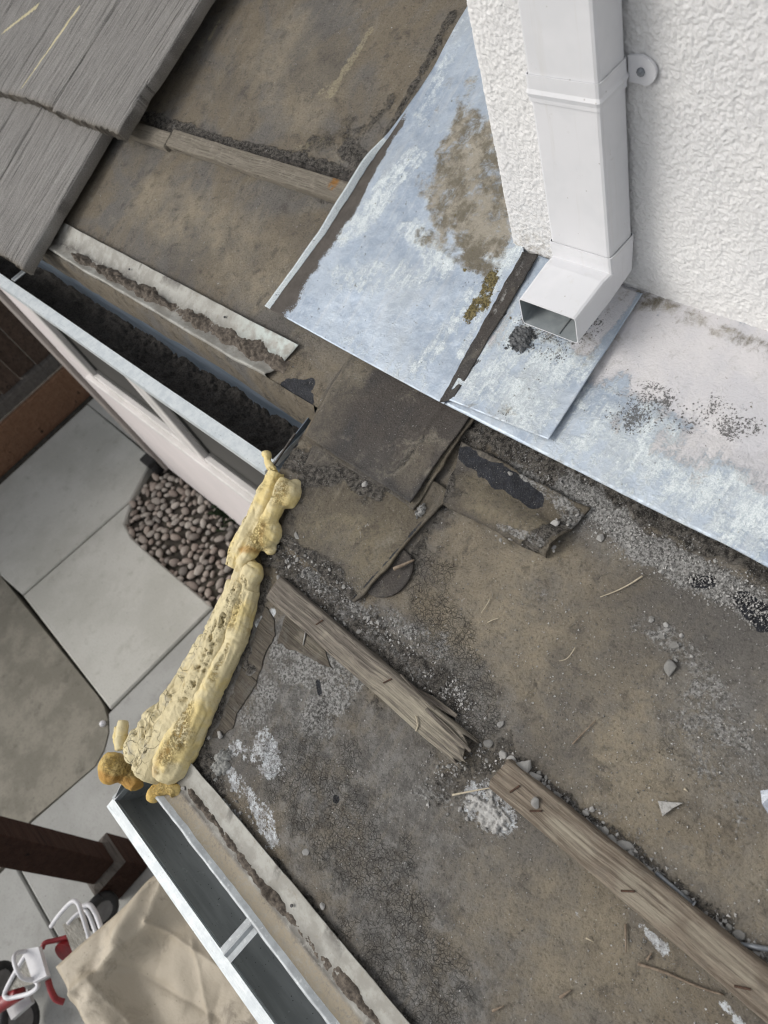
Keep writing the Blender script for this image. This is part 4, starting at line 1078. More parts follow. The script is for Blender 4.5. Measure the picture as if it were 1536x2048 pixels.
# ================================================================== BATTENS
def batten(label, u0, u1, vc, wd, ht, mat, seed, brokenL=0, brokenR=0, pale=None, rust=None, slope=0.0, taper=0.0):
    t = thing('batten', label, 'wooden batten', ((u0 + u1) / 2, vc, 0))
    nu = int((u1 - u0) / .003); U = np.linspace(u0, u1, nu)
    # cross-section ring (v, h)
    nw = 18; ring = [(-.5, 0), (-.5, .35), (-.5, .8), (-.47, .96)] + [(-.44 + .88 * k / nw, 1.0) for k in range(nw + 1)] + [(.47, .96), (.5, .8), (.5, .35), (.5, 0)]
    P = np.zeros((nu, len(ring), 3))
    for j, (a, b) in enumerate(ring):
        e = U.copy()
        jag = fbm(np.array([a * 9 + seed]), np.array([b * 3.]), 2.2, 3, seed)[0]
        jag2 = vn(np.array([a * 23.]), np.array([seed * 1.]), 3)[0]
        s = (U - u0) / (u1 - u0)
        lo = brokenL * (.5 + .9 * jag + .5 * jag2); hi = brokenR * (.5 + .9 * jag + .5 * jag2)
        uu = u0 + lo + (u1 - hi - u0 - lo) * s
        wv = wd * (1 - taper * s)
        P[:, j, 0] = uu
        P[:, j, 1] = vc + slope * (uu - u0) + a * wv + .0012 * fbm(uu, uu * 0 + np.sign(a) * 3, 14, 3, seed + 1) * (1 if abs(a) > .4 else .3)
        g = .0011 * fbm(uu * .12, uu * 0 + a * wd, 260, 3, seed + 3) + .0007 * fbm(uu, uu * 0 + a * .03, 60, 3, seed + 5)
        P[:, j, 2] = .0005 + b * ht + (g if b > .9 else 0) + hroof(uu, P[:, j, 1]) * .6
    V = P.reshape(-1, 3); F = [tuple(int(x) for x in r) for r in grid_faces(nu, len(ring))]
    R_ = len(ring); F += [tuple(range(R_))[::-1] and tuple(range(R_)), tuple(range((nu - 1) * R_, nu * R_))[::-1]]
    at = {'pale': np.zeros(len(V)), 'rust': np.zeros(len(V))}
    for key, st in (('pale', pale), ('rust', rust)):
        if st: at[key] = paint(V[:, 0], V[:, 1], st, seed)
    part('board', V, F, mat, t, True, at)
    return t
def b_line(pts, h):
    q = [uvp(a, b, h) for a, b in pts]; return q
hb = .017
q = b_line([(237, 253), (335, 280), (700, 374)], hb)
batten('dusty grey upper batten, short piece running out from under the tiles', -2.2, q[1][0] - .0012, (q[0][1] + q[1][1]) / 2 + .003, .036, hb, WOODD, 3)
batten('dusty grey upper batten, longer piece with an orange rusty end', q[1][0] + .0012, q[2][0], (q[2][1] + q[1][1]) / 2 - .001, .037, hb, WOODD, 6, .002, .001, None, [([(682, 376), (676, 384)], 10, 1)])
hb2 = .016
qa, qb = uvp(545, 1172, hb2), uvp(930, 1505, hb2)
def staple(par, u, v, h, a, L=.011):
    ca, sa = math.cos(a), math.sin(a)
    p = [(u - ca * L / 2, v - sa * L / 2, h - .004), (u - ca * L / 2, v - sa * L / 2, h + .0016), (u + ca * L / 2, v + sa * L / 2, h + .0016), (u + ca * L / 2, v + sa * L / 2, h - .004)]
    V, F = tube(p, .0011, 6); part('staple', V, F, RUST, par)
b2 = batten('weathered grey batten running down from the foam with a splintered right end', qa[0], qb[0] + .006, (qa[1] + qb[1]) / 2, .039, hb2, WOODG, 9, .004, .022,
            [([(780, 1380), (860, 1440), (930, 1500)], 34, 1), ([(700, 1320), (740, 1350)], 10, .8), ([(655, 1280), (665, 1270)], 6, .9)], None, (qb[1] - qa[1]) / (qb[0] - qa[0]) * .8, .06)
for (a, b, an) in ((640, 1245, 1.1), (776, 1362, 1.0)):
    u, v = uvp(a, b, hb2); staple(b2, u, v, hb2, an, .012)
# splinters on it
for (p0, p1, w0, hh) in (((815, 1378), (912, 1436), .006, .006), ((850, 1420), (940, 1505), .004, .018), ((800, 1350), (870, 1420), .002, .0185)):
    a = uvp(*p0, hh); b = uvp(*p1, hh)
    d = Vector((b[0] - a[0], b[1] - a[1])).normalized(); e = Vector((-d.y, d.x)) * w0
    V = [(a[0], a[1], hh + .001), (a[0] + e.x, a[1] + e.y, hh), ((a[0] + b[0]) / 2 + e.x * 1.5, (a[1] + b[1]) / 2 + e.y * 1.5, hh + .003), (b[0] + e.x * .8, b[1] + e.y * .8, hh + .001), (b[0], b[1], hh + .002), ((a[0] + b[0]) / 2, (a[1] + b[1]) / 2, hh + .004)]
    V2 = [(x, y, z - .0022) for x, y, z in V]; n = 6
    part('splinter', V + V2, [tuple(range(n)), tuple(range(n, 2 * n))[::-1]] + [(i, i + n, (i + 1) % n + n, (i + 1) % n) for i in range(n)], WOODG, b2)
V, F = tube(smooth_path([(*uvp(832, 1462, .0175), .0175), (*uvp(836, 1450, .018), .019), (*uvp(832, 1432, .0185), .0185)]), .0011, 6)
part('splinter', V, F, STRAW, b2)
qa, qb = uvp(1003, 1553, hb2), uvp(1500, 1962, hb2)
b3 = batten('long brown batten with rusty staples at the lower right of the roof', qa[0] - .006, .62, (qa[1] + qb[1]) / 2 - .5 * (qb[1] - qa[1]), .040, .018, WOOD, 14, .008, 0,
            [([(1120, 1650), (1180, 1690)], 18, .9), ([(1270, 1760), (1330, 1810)], 22, .9), ([(1400, 1860), (1500, 1940)], 14, .7)], None, (qb[1] - qa[1]) / (qb[0] - qa[0]))
for (a, b, an) in ((1030, 1578, 1.2), (1072, 1622, .7), (1256, 1782, .7), (1485, 1975, .6)):
    u, v = uvp(a, b, .019); staple(b3, u, v, .0185, an, .013)

# ================================================================== DOWNSPOUT
DX0, DX1, DY0, DY1 = -.5035, -.4205, .294, .338
ds = thing('downspout', 'white rectangular downspout with wall strap and angled open outlet', 'downspout', (-.462, .32, .15), False)
def rect_tube(ringfn, n, t=.0012):
    V = []; F = []
    for i in range(n):
        o_, i_ = ringfn(i); V += o_ + i_
    m_ = len(ringfn(0)[0])
    for i in range(n - 1):
        for k in range(m_):
            a, b = i * 2 * m_ + k, i * 2 * m_ + (k + 1) % m_
            F.append((a, b, b + 2 * m_, a + 2 * m_)); F.append((b + m_, a + m_, a + 3 * m_, b + 3 * m_))
    for i, r in ((0, 0), (n - 1, 1)):
        for k in range(m_):
            a, b = i * 2 * m_ + k, i * 2 * m_ + (k + 1) % m_
            F.append((a, a + m_, b + m_, b) if r == 0 else (a, b, b + m_, a + m_))
    return V, F
def rring(c, ax, ay, w, d, r=.004, t=.0012):
    """rounded rectangle ring around c, axes ax (width) and ay (depth)"""
    def rr(w, d, r):
        P = []
        for sx, sy, a0 in ((1, 1, 0), (-1, 1, 90), (-1, -1, 180), (1, -1, 270)):
            for a in (0, 45, 90):
                q = math.radians(a0 + a); P.append((sx * (w / 2 - r) + r * math.cos(q), sy * (d / 2 - r) + r * math.sin(q)))
        return [tuple(c + ax * a + ay * b) for a, b in P]
    return rr(w, d, r), rr(w - 2 * t, d - 2 * t, r * .7)
cx = (DX0 + DX1) / 2; cy = (DY0 + DY1) / 2; wd, dp = DX1 - DX0, DY1 - DY0
ex, ey, ez = Vector((1, 0, 0)), Vector((0, 1, 0)), Vector((0, 0, 1))
V, F = rect_tube(lambda i: rring(Vector((cx, cy, (2.3, .214)[i])), ex, ey, wd, dp), 2); part('pipe', V, F, WHITE, ds)
# elbow + outlet: fits over the pipe foot and turns outwards
od = Vector((0, -.97, -.24)).normalized(); on = Vector((0, -od.z * -1, 0)); on = Vector((0, .24, -.97)).normalized()
mouth = Vector((cx, .2225, .1645))
def elb(i):
    if i == 0: return rring(Vector((cx, cy, .2155)), ex, ey, wd + .004, dp + .004)
    if i == 1: return rring(Vector((cx, cy, .208)), ex, ey, wd + .004, dp + .004)
    if i == 2: return rring(Vector((cx, DY0 + .020, .179)), ex, Vector((0, .94, -.62)).normalized(), wd + .003, dp * 1.12)
    if i == 3: return rring(Vector((cx, DY0 - .01, .1735)), ex, Vector((0, .26, -.97)).normalized(), wd + .002, dp * .94)
    return rring(mouth, ex, Vector((0, -.02, -1)).normalized(), wd, .040)
V, F = rect_tube(elb, 5)
nf = len(F); fm = []
for f in F:
    k = [i % 24 for i in f]; fm.append(1 if all(x >= 12 for x in k) else 0)
part('outlet', V, F, [WHITE, WHITEG], ds, False, None, fm)
V, F = tube([(cx + .012, .2245, .1466), (cx + .012, .25, .1500), (cx + .012, .282, .1545)], .0013, 6); part('inner_seam', V, F, GUTIN, ds)
# strap
zs0, zs1 = .390, .417
pr = []
V, F = rect_tube(lambda i: rring(Vector((cx, cy - .0005, (zs0, zs0 + .004, zs0 + .009, zs0 + .013, zs1)[i])), ex, ey, wd + .0035 + (.003 if i == 2 else 0), dp + .003 + (.003 if i == 2 else 0), .004, .001), 5)
st = part('strap', V, F, WHITE, ds)
V = []; nn = 14
for y in (WALL_Y - .0065, WALL_Y - .0035):
    V += [(DX1 + .001, y, zs0 + .002), (DX1 + .016, y, zs0 + .001)] + [(DX1 + .016 + .0145 * math.sin(a), y, (zs0 + zs1) / 2 - .0135 * math.cos(a)) for a in np.linspace(.2, math.pi - .2, 9)] + [(DX1 + .016, y, zs1 + .001), (DX1 + .001, y, zs1)]
n = len(V) // 2
part('strap_ear', V, [tuple(range(n)), tuple(range(n, 2 * n))[::-1]] + [(i, i + n, (i + 1) % n + n, (i + 1) % n) for i in range(n)], WHITE, st)
V, F = tube([(DX1 + .015, WALL_Y - .0062, (zs0 + zs1) / 2), (DX1 + .015, WALL_Y - .0085, (zs0 + zs1) / 2), (DX1 + .015, WALL_Y - .0105, (zs0 + zs1) / 2)], [.0042, .0042, .0022], 8); part('screw', V, F, NAIL, st)

# ================================================================== SPRAY FOAM
def blob_mesh(items, voxel, seed, amp=.004):
    """items: ('t', pts, radii) or ('s', centre, radius xyz) in roof coords, fused by a remesh"""
    parts_ = []
    for it in items:
        if it[0] == 't': parts_.append(tube(it[1], it[2], 12))
        else:
            bm = bmesh.new(); bmesh.ops.create_icosphere(bm, subdivisions=3, radius=1)
            c, r = it[1], it[2]
            parts_.append(([(c[0] + v.co.x * r[0], c[1] + v.co.y * r[1], c[2] + v.co.z * r[2]) for v in bm.verts], [tuple(v.index for v in f.verts) for f in bm.faces])); bm.free()
    V, F = join(*parts_)
    me = bpy.data.meshes.new('tmp'); me.from_pydata(V, [], F); me.update()
    o = bpy.data.objects.new('tmp', me); COL.objects.link(o)
    md = o.modifiers.new('r', 'REMESH'); md.mode = 'VOXEL'; md.voxel_size = voxel
    sm = o.modifiers.new('s', 'SMOOTH'); sm.iterations = 3; sm.factor = .5
    dg = bpy.context.evaluated_depsgraph_get(); ev = o.evaluated_get(dg); m2 = ev.to_mesh()
    P = np.zeros(len(m2.vertices) * 3); m2.vertices.foreach_get('co', P); P = P.reshape(-1, 3)
    N = np.zeros(len(m2.vertices) * 3); m2.vertices.foreach_get('normal', N); N = N.reshape(-1, 3)
    F = [tuple(p.vertices) for p in m2.polygons]
    ev.to_mesh_clear(); bpy.data.objects.remove(o); bpy.data.meshes.remove(me)
    P = P + N * (amp * 1.15 * fbm3(P, 34, 3, seed) + amp * .5 * fbm3(P, 110, 3, seed + 5))[:, None]
    return P, F, N
def fpt(px, py, h): return (*uvp(px, py, h), h)
foam = thing('spray_foam', 'long bead of aged yellow spray foam along the roof edge between the gutters', 'spray foam', (-.72, -.3, 0))
def foam_part(name, items, mat, seed, amp, attrs, vox=.0017, label=None):
    P, F, N = blob_mesh(items, vox, seed, amp)
    at = {k: fn(P, N) for k, fn in attrs.items()}
    for k in ('pore', 'scuff', 'amber', 'skin'): at.setdefault(k, np.zeros(len(P)))
    pit = sstep(.05, .45, fbm3(P, 150, 2, seed + 31)); rip = fbm3(P, 130, 3, seed + 37)
    fold = np.abs(fbm3(P, 26, 2, seed + 41))
    d = -.0070 * pit * at['pore'] + .0034 * rip * at['scuff'] - .0045 * (1 - sstep(0, .10, fold)) * np.maximum(at['skin'], .25)
    P = P + N * d[:, None]
    at['pore'] = np.clip(at['pore'] * (.35 + pit), 0, 1)
    return part(name, P, F, mat, foam, True, at, None, label)
def strokes_fn(st, seed=0):
    return lambda P, N: paint(P[:, 0], P[:, 1], st, seed)
def T(pts, h, r): return ('t', [fpt(a, b, h) for a, b in pts], r)
# lower long strand: flat aged skin
foam_part('aged_strand', [T([(497, 1130), (480, 1190), (452, 1250), (420, 1330), (390, 1395), (350, 1460), (318, 1510), (300, 1550)], .008, [.018, .022, .026, .028, .030, .032, .034, .030]),
                          T([(470, 1165), (440, 1240), (402, 1310), (365, 1370), (330, 1420), (300, 1465), (275, 1520)], .004, [.012, .015, .018, .018, .020, .024, .022]),
                          ('s', fpt(275, 1490, .014), (.026, .030, .020)), ('s', fpt(300, 1450, .016), (.02, .03, .016))],
          FOAMC, 3, .0045, {'pore': strokes_fn([([(498, 1190), (478, 1240), (450, 1300), (425, 1350), (400, 1390)], 14, 1), ([(455, 1180), (430, 1230), (415, 1260)], 11, .9), ([(500, 1165)], 10, .5), ([(300, 1450), (280, 1500)], 12, .6), ([(330, 1490), (310, 1530)], 12, .7)], 3),
                            'skin': strokes_fn([([(440, 1240), (390, 1330), (340, 1400), (290, 1470), (280, 1540)], 30, .9), ([(340, 1470), (310, 1520)], 30, .9)], 4)}, .0018, 'cream aged foam strand with wrinkled grey skin')
# yellow bead along its roof side
foam_part('yellow_bead', [T([(502, 1180), (486, 1240), (470, 1290), (449, 1330), (427, 1372), (404, 1420), (384, 1452), (364, 1490), (344, 1530), (328, 1552)], .010, [.015, .018, .017, .019, .019, .023, .029, .031, .030, .021]),
                          ('s', fpt(398, 1425, .012), (.016, .02, .018)), ('s', fpt(503, 1150, .014), (.019, .021, .016)), T([(498, 1122), (500, 1150), (498, 1190)], .008, [.012, .016, .015])],
          FOAM, 8, .0035, {'scuff': strokes_fn([([(405, 1420), (392, 1470), (370, 1510)], 20, 1), ([(480, 1295), (450, 1360)], 7, .8), ([(350, 1540)], 10, .7), ([(500, 1200), (485, 1260)], 9, .5), ([(510, 1165)], 9, .8)], 5), 'pore': strokes_fn([([(508, 1170), (498, 1215), (485, 1260)], 9, .7)], 9), 'amber': strokes_fn([([(372, 1500), (340, 1545)], 10, .35)], 6)}, .0018)
# upper strand
foam_part('upper_strand', [T([(553, 945), (540, 985), (520, 1030), (500, 1070), (478, 1105), (466, 1135)], .008, [.013, .018, .020, .022, .020, .013]),
                           T([(575, 960), (560, 995), (540, 1040), (518, 1080), (496, 1110), (480, 1130)], .020, [.012, .013, .014, .013, .013, .009]),
                           ('s', fpt(578, 990, .014), (.019, .022, .018)), ('s', fpt(536, 1068, .014), (.024, .026, .020)), ('s', fpt(540, 1098, .008), (.012, .012, .010)), ('s', fpt(588, 975, .010), (.010, .014, .012)),
                           T([(532, 905), (536, 925), (548, 948)], .004, [.006, .007, .009])],
          FOAM, 13, .004, {'pore': strokes_fn([([(548, 950), (525, 1000), (495, 1060), (465, 1125)], 15, 1)], 6), 'scuff': strokes_fn([([(590, 985), (575, 1005)], 18, 1), ([(545, 1065), (535, 1090)], 24, 1), ([(478, 1125)], 8, .4)], 7),
                           'amber': strokes_fn([([(505, 1108), (530, 1108)], 8, .8), ([(545, 1095), (555, 1060)], 5, .4)], 8)})
foam_part('foam_tab', [T([(247, 1440), (244, 1460), (241, 1482), (243, 1500)], .016, [.008, .011, .010, .008]), T([(236, 1452), (233, 1475), (238, 1500)], .008, [.006, .008, .006])], FOAM, 17, .002, {'pore': strokes_fn([([(236, 1465)], 6, .5)], 2)}, .002)
foam_part('foam_ball', [('s', fpt(229, 1536, -.005), (.025, .026, .024)), T([(240, 1545), (265, 1560), (275, 1575)], -.02, [.016, .017, .012])], FOAMA, 19, .004, {'scuff': strokes_fn([([(235, 1530), (245, 1545)], 24, 1)], 3), 'amber': strokes_fn([([(215, 1550), (235, 1562), (275, 1580)], 12, 1)], 4)}, .0022, 'amber ball of foam hanging over the gutter end')
foam_part('foam_drip', [T([(305, 1590), (312, 1582), (328, 1574), (345, 1578), (352, 1588)], .006, [.010, .012, .011, .010, .009]), ('s', fpt(308, 1590, .004), (.012, .013, .012)), ('s', fpt(352, 1580, .004), (.010, .010, .009))], FOAMA, 23, .003, {'scuff': strokes_fn([([(330, 1575), (350, 1585)], 18, .9)], 3)}, .002, 'small amber foam drip on the flashing end')

# ================================================================== DEBRIS ON THE ROOF
rng = random.Random(11)
def crumb_mesh(k, flat=.6):
    r = random.Random(k); bm = bmesh.new()
    for i in range(16):
        v = Vector((r.gauss(0, 1), r.gauss(0, 1), r.gauss(0, 1))).normalized() * r.uniform(.8, 1.05)
        bm.verts.new((v.x, v.y * .82, v.z * flat))
    res = bmesh.ops.convex_hull(bm, input=bm.verts[:])
    bmesh.ops.delete(bm, geom=[g for g in res['geom_interior'] if isinstance(g, bmesh.types.BMVert)], context='VERTS')
    bmesh.ops.bevel(bm, geom=bm.edges[:], offset=.07, segments=1, affect='EDGES')
    bm.verts.index_update()
    V = [tuple(v.co) for v in bm.verts]; F = [tuple(v.index for v in f.verts) for f in bm.faces]; bm.free()
    return meshify('mortar_crumb', V, F, CRUMB, False)
CM = [crumb_mesh(k, (.6, .75, .45, .62, .7, .5, .8, .55)[k]) for k in range(8)]
FLAT = [crumb_mesh(20 + k, .22) for k in range(3)]
RX = Matrix.Rotation(TH, 3, 'X')
def put(o, u, v, h, rot, sc):
    o.location = RX @ Vector((u, v, h))
    o.rotation_euler = (RX @ Euler(rot).to_matrix()).to_euler(); o.scale = sc
def crumb(px, py, size, label, group=None, mesh=None, h0=.0, name='mortar_crumb', cat='mortar crumb', mat=None, asp=1.0):
    r = size * .00062 / 2 * 1.05; u, v = uvp(px, py, h0 + r * .5)
    me = mesh or rng.choice(CM)
    if mat is not None: me = me.copy(); me.materials[0] = mat
    o = bpy.data.objects.new(name, me); COL.objects.link(o)
    put(o, u, v, h0 + float(hroof(np.array(u), np.array(v))) + r * (.40 if me not in FLAT else .15), (rng.uniform(-.3, .3), rng.uniform(-.3, .3), rng.uniform(0, 6.3)), (r * 1.1, r * asp, r))
    tags(o, label, cat, group); return o
single_stones = [
    (1340, 1335, 30, 'blocky pale grey mortar chunk alone on the right part of the felt', 0, None, 0),
    (1044, 1536, 40, 'largest grey stone in the heap at the left end of the long batten', 0, None, 0), (1066, 1555, 30, 'pale stone beside the largest stone near the long batten end', 0, None, 0),
    (1070, 1604, 24, 'pale stone lying on top of the long brown batten', 0, None, .018), (1006, 1510, 20, 'rounded tan stone at the upper side of the batten heap', 0, None, 0), (1023, 1518, 19, 'second rounded stone between tan stone and largest stone', 0, None, 0),
    (976, 1487, 22, 'dark blue grey pebble between the two batten ends', 0, None, 0), (1001, 1448, 17, 'small pale pebble above the gap between the batten ends', 0, None, 0), (730, 968, 22, 'round grey stone below the edge of the dark felt sheet', 0, None, .003),
    (1110, 1046, 19, 'pale stone on the right end of the curled felt flap', 0, None, .012), (1200, 1076, 18, 'white stone beside the grit band right of the curled flap', 0, None, 0), (1020, 947, 16, 'pale stone in the black hollow of the curled flap', 0, None, .006),
    (1217, 1684, 15, 'small round stone left of the flat flake by the long batten', 0, None, 0), (612, 1704, 18, 'round dusty lump on the cracked felt at the lower left', 0, None, 0), (366, 1577, 15, 'small white ball on the lower eave flashing beside the foam', 0, None, .004),
    (417, 1436, 14, 'small white lump right of the yellow foam bead', 0, None, 0), (645, 1812, 15, 'grey lump near the lower flashing edge', 0, None, 0), (1348, 1290, 20, 'grey lump at the end of the dusty patch on the right', 0, None, 0), (440, 1470, 22, 'pale crusty lump beside the foam and the white lime patch', 0, None, 0)]
for (a, b, s_, lab, _, _, h0) in single_stones:
    crumb(a, b, s_, lab, None, None, h0, 'stone', 'stone')
for (a, b, s_, lab, h0) in ((1240, 1694, 46, 'large flat grey flake on the uphill side of the long batten', .0), (592, 1072, 26, 'pointed grey chip on the brown felt patch beside the foam', .007)):
    crumb(a, b, s_, lab, None, FLAT[0], h0, 'mortar_flake', 'mortar flake', None, .75)
# triangular chip
pts = [(1316, 1602), (1366, 1606), (1346, 1616), (1326, 1632)]
q = [uvp(a, b, .006) for a, b in pts]; V = [(u, v, .0068 + .0006 * i) for i, (u, v) in enumerate(q)] + [(u, v, .0005) for u, v in q]
single('mortar_flake', 'pale triangular mortar chip lying alone left of the foil scrap', 'mortar flake', V, [(0, 1, 2), (0, 2, 3), (7, 6, 5, 4)] + [(i, i + 4, (i + 1) % 4 + 4, (i + 1) % 4) for i in range(4)], CRUMB)
def scatter(line, n, spread, smin, smax, label, group, h0=0.0, mat=None):
    q = line
    seg = [math.hypot(b[0] - a[0], b[1] - a[1]) for a, b in zip(q[:-1], q[1:])]; tot = sum(seg)
    for i in range(n):
        d = rng.uniform(0, tot); k = 0
        while d > seg[k] and k < len(seg) - 1: d -= seg[k]; k += 1
        a, b = q[k], q[k + 1]; t = d / seg[k]
        sz = smin + (smax - smin) * rng.random() ** 2
        f_ = (k + t) / len(seg)
        where = 'near the start of the row' if f_ < .33 else ('in the middle of the row' if f_ < .67 else 'near the far end of the row')
        kind_ = 'tiny' if sz < smin + (smax - smin) * .25 else ('small' if sz < smin + (smax - smin) * .6 else 'larger')
        lab = label.replace('small', kind_, 1) + ', ' + where
        if len(lab.split()) > 16: lab = label.replace('small', kind_, 1)
        crumb(a[0] + (b[0] - a[0]) * t + rng.gauss(0, spread), a[1] + (b[1] - a[1]) * t + rng.gauss(0, spread), sz, lab, group, None, h0, mat=None)
scatter([(1060, 1550), (1140, 1615), (1250, 1710), (1370, 1800), (1500, 1905)], 72, 10, 6, 16, 'small grey mortar crumb along the uphill side of the long batten', 'mortar crumbs along the long batten')
scatter([(1075, 1575), (1180, 1650), (1250, 1705)], 14, 9, 12, 24, 'small angular grey stone in the rubble between heap and flat flake', 'stones along the long batten')
scatter([(1290, 1735), (1400, 1825), (1520, 1920)], 14, 8, 11, 20, 'small angular grey stone in the rubble around the grey nails', 'stones around the nails')
scatter([(880, 1545), (960, 1520), (1000, 1490)], 20, 18, 5, 12, 'small grey mortar crumb in the gap between the two lower battens', 'mortar crumbs between the batten ends')
scatter([(1000, 1065), (1080, 1085), (1150, 1050), (1130, 1020)], 22, 12, 5, 12, 'small pale mortar crumb on the curled felt flap', 'mortar crumbs on the curled flap', .010)
scatter([(1150, 985), (1230, 1060), (1320, 1110), (1450, 1180)], 48, 20, 5, 12, 'small pale mortar crumb in the grit band below the apron flashing', 'mortar crumbs below the apron flashing')
scatter([(560, 1120), (650, 1190), (730, 1240), (800, 1300)], 44, 13, 5, 15, 'small grey mortar crumb above the splintered batten', 'mortar crumbs above the splintered batten')
scatter([(1300, 1245), (1345, 1280), (1380, 1320)], 12, 12, 6, 14, 'small grey mortar crumb in the dusty patch on the right', 'mortar crumbs in the dusty patch')
scatter([(400, 1480), (450, 1560), (500, 1640)], 18, 16, 5, 12, 'small pale lump on the dirty felt beside the foam', 'lumps beside the foam')
scatter([(580, 1100), (650, 1150), (700, 1185)], 18, 8, 5, 11, 'small dark crumb on the lower edge of the brown felt patch', 'crumbs on the brown felt patch', .008)
scatter([(860, 1590), (950, 1600)], 10, 18, 5, 13, 'small pale crumb left of the long batten end', 'crumbs left of the long batten')
# crust of mortar beside the batten end
def crust(name, label, px, py, ru, rv, ht, seed, mat, h0=0.0, rot=.0):
    c = uvp(px, py); n = 56; V = []; F = []
    gx, gy = np.meshgrid(np.linspace(-1.25, 1.25, n), np.linspace(-1.25, 1.25, n), indexing='ij')
    d = np.hypot(gx, gy) + .95 * fbm(gx, gy, 2.4, 5, seed, .65)
    hgt = ht * (1 - sstep(.6, 1.0, d)) * (1 + .8 * fbm(gx, gy, 6, 3, seed + 1)) - .004 * sstep(.85, 1.0, d)
    U = c[0] + ru * (gx * math.cos(rot) - gy * math.sin(rot)); Vv = c[1] + rv * (gx * math.sin(rot) + gy * math.cos(rot))
    return single(name, label, 'mortar crust', np.stack([U, Vv, h0 + hroof(U, Vv) + hgt], 2).reshape(-1, 3), grid_faces(n, n), mat, True, True)
crust('mortar_crust', 'flat pale mortar crust at the left of the long batten end', 980, 1622, .026, .022, .004, 3, LIME)
crust('mortar_crust', 'grey crusty mortar lump beside the foam over the lower flashing', 445, 1525, .018, .022, .006, 7, mottled('grey_mortar', (.34, .34, .32), (.25, .25, .235), 150, .92, 0, 350, .0012))
crust('tar_blob', 'ring of dark grey sealant stuck to the metal patch below the outlet', 1052, 692, .019, .017, .006, 15, mottled('dry_sealant', (.085, .088, .09), (.15, .155, .16), 120, .7, 0, 180, .002), .020)
# pieces of grit nobody could count
def grit(name, label, regions, seed, mat=GRAN, tone=(.2, 1.0)):
    r = np.random.RandomState(seed); Vs = []; tn = []
    base = np.array([[1, 0, 0], [-.5, .87, 0], [-.5, -.87, 0], [0, 0, .9], [0, 0, -.4]])
    bf = np.array([[0, 1, 3], [1, 2, 3], [2, 0, 3], [1, 0, 4], [2, 1, 4], [0, 2, 4]])
    for (line, n, sp, s0, s1, h0) in regions:
        q = np.array(line, float); k = r.randint(0, max(1, len(q) - 1), n); t = r.rand(n)[:, None]
        p = q[k] + (q[np.minimum(k + 1, len(q) - 1)] - q[k]) * t + r.randn(n, 2) * sp
        for (a, b) in p:
            u, v = uvp(a, b)
            if v < EAVE_UP + .01 and u < rake_u(v) + .02: continue
            if v < EAVE_LO + .07: continue
            sz = (s0 + (s1 - s0) * r.rand() ** 3) * .00062 / 2
            R_ = Euler(r.rand(3) * 6.28).to_matrix()
            P = (base * sz * (1 + .4 * (r.rand(5, 3) - .5))) @ np.array(R_)
            Vs.append(P + np.array([u, v, h0 + hroof(np.array(u), np.array(v)) + sz * .5])); tn.append(np.full(5, tone[0] + (tone[1] - tone[0]) * r.rand()))
    V = np.concatenate(Vs); n = len(Vs)
    F = (bf[None] + 5 * np.arange(n)[:, None, None]).reshape(-1, 3)
    return single(name, label, 'grit', V, F, mat, True, False, {'tone': np.concatenate(tn)}, kind='stuff')
grit('grit', 'pale grit band under the edge of the apron flashing', [([(1140, 985), (1230, 1055), (1330, 1110), (1450, 1175), (1560, 1235)], 3800, 24, 1.5, 6, 0), ([(1020, 920), (1100, 985), (1160, 1020)], 700, 18, 1.5, 5, .003), ([(950, 870), (1100, 930)], 250, 20, 1.5, 4, 0),
     ([(1000, 1050), (1100, 1080)], 260, 14, 1.5, 4, .010)], 3)
grit('grit', 'scattered fine grit over the open felt', [([(900, 1150), (1200, 1400), (1400, 1600)], 2100, 140, 1, 5.5, 0), ([(600, 1500), (800, 1700), (1000, 1900)], 1300, 120, 1, 5.2, 0), ([(1250, 1850), (1450, 1950)], 700, 90, 1, 5, 0), ([(1420, 1380), (1480, 1520)], 900, 55, 1, 4.5, 0),
     ([(400, 450), (560, 560)], 250, 90, 1, 2.5, 0), ([(600, 120), (700, 220)], 200, 90, 1, 2.5, 0), ([(660, 760), (820, 860)], 250, 60, 1, 2.6, .013), ([(680, 1040), (760, 1110)], 250, 60, 1, 2.6, .007)], 5, GRAN, (.05, 1.0))
grit('grit', 'grey rubble and grit around the lower battens', [([(560, 1115), (650, 1190), (760, 1260), (880, 1370), (930, 1420)], 2600, 17, 1.8, 9, 0), ([(1010, 1520), (1120, 1610), (1260, 1720), (1400, 1830), (1540, 1940)], 2900, 13, 1.8, 10, 0), ([(860, 1570), (960, 1530), (1000, 1640)], 900, 26, 1.5, 8, 0),
     ([(400, 1500), (480, 1620), (540, 1720)], 700, 22, 1.2, 4.5, 0), ([(560, 1310), (680, 1350)], 500, 36, 1, 3, 0), ([(560, 920), (660, 945), (770, 990)], 900, 18, 1.2, 4, .006), ([(580, 1095), (660, 1150), (710, 1190)], 700, 14, 1.2, 5, .007)], 7, GRAN, (.06, .95))
grit('grit', 'dark soil crumbs along the upper batten and apron', [([(300, 245), (430, 290), (560, 325), (700, 350), (740, 320)], 1500, 12, 1.5, 6, 0), ([(940, 860), (1060, 910), (1250, 1000), (1536, 1135)], 1600, 14, 1.5, 7, 0), ([(640, 290), (720, 320)], 400, 30, 1.5, 5, 0)], 9, GRAN, (0, .28))

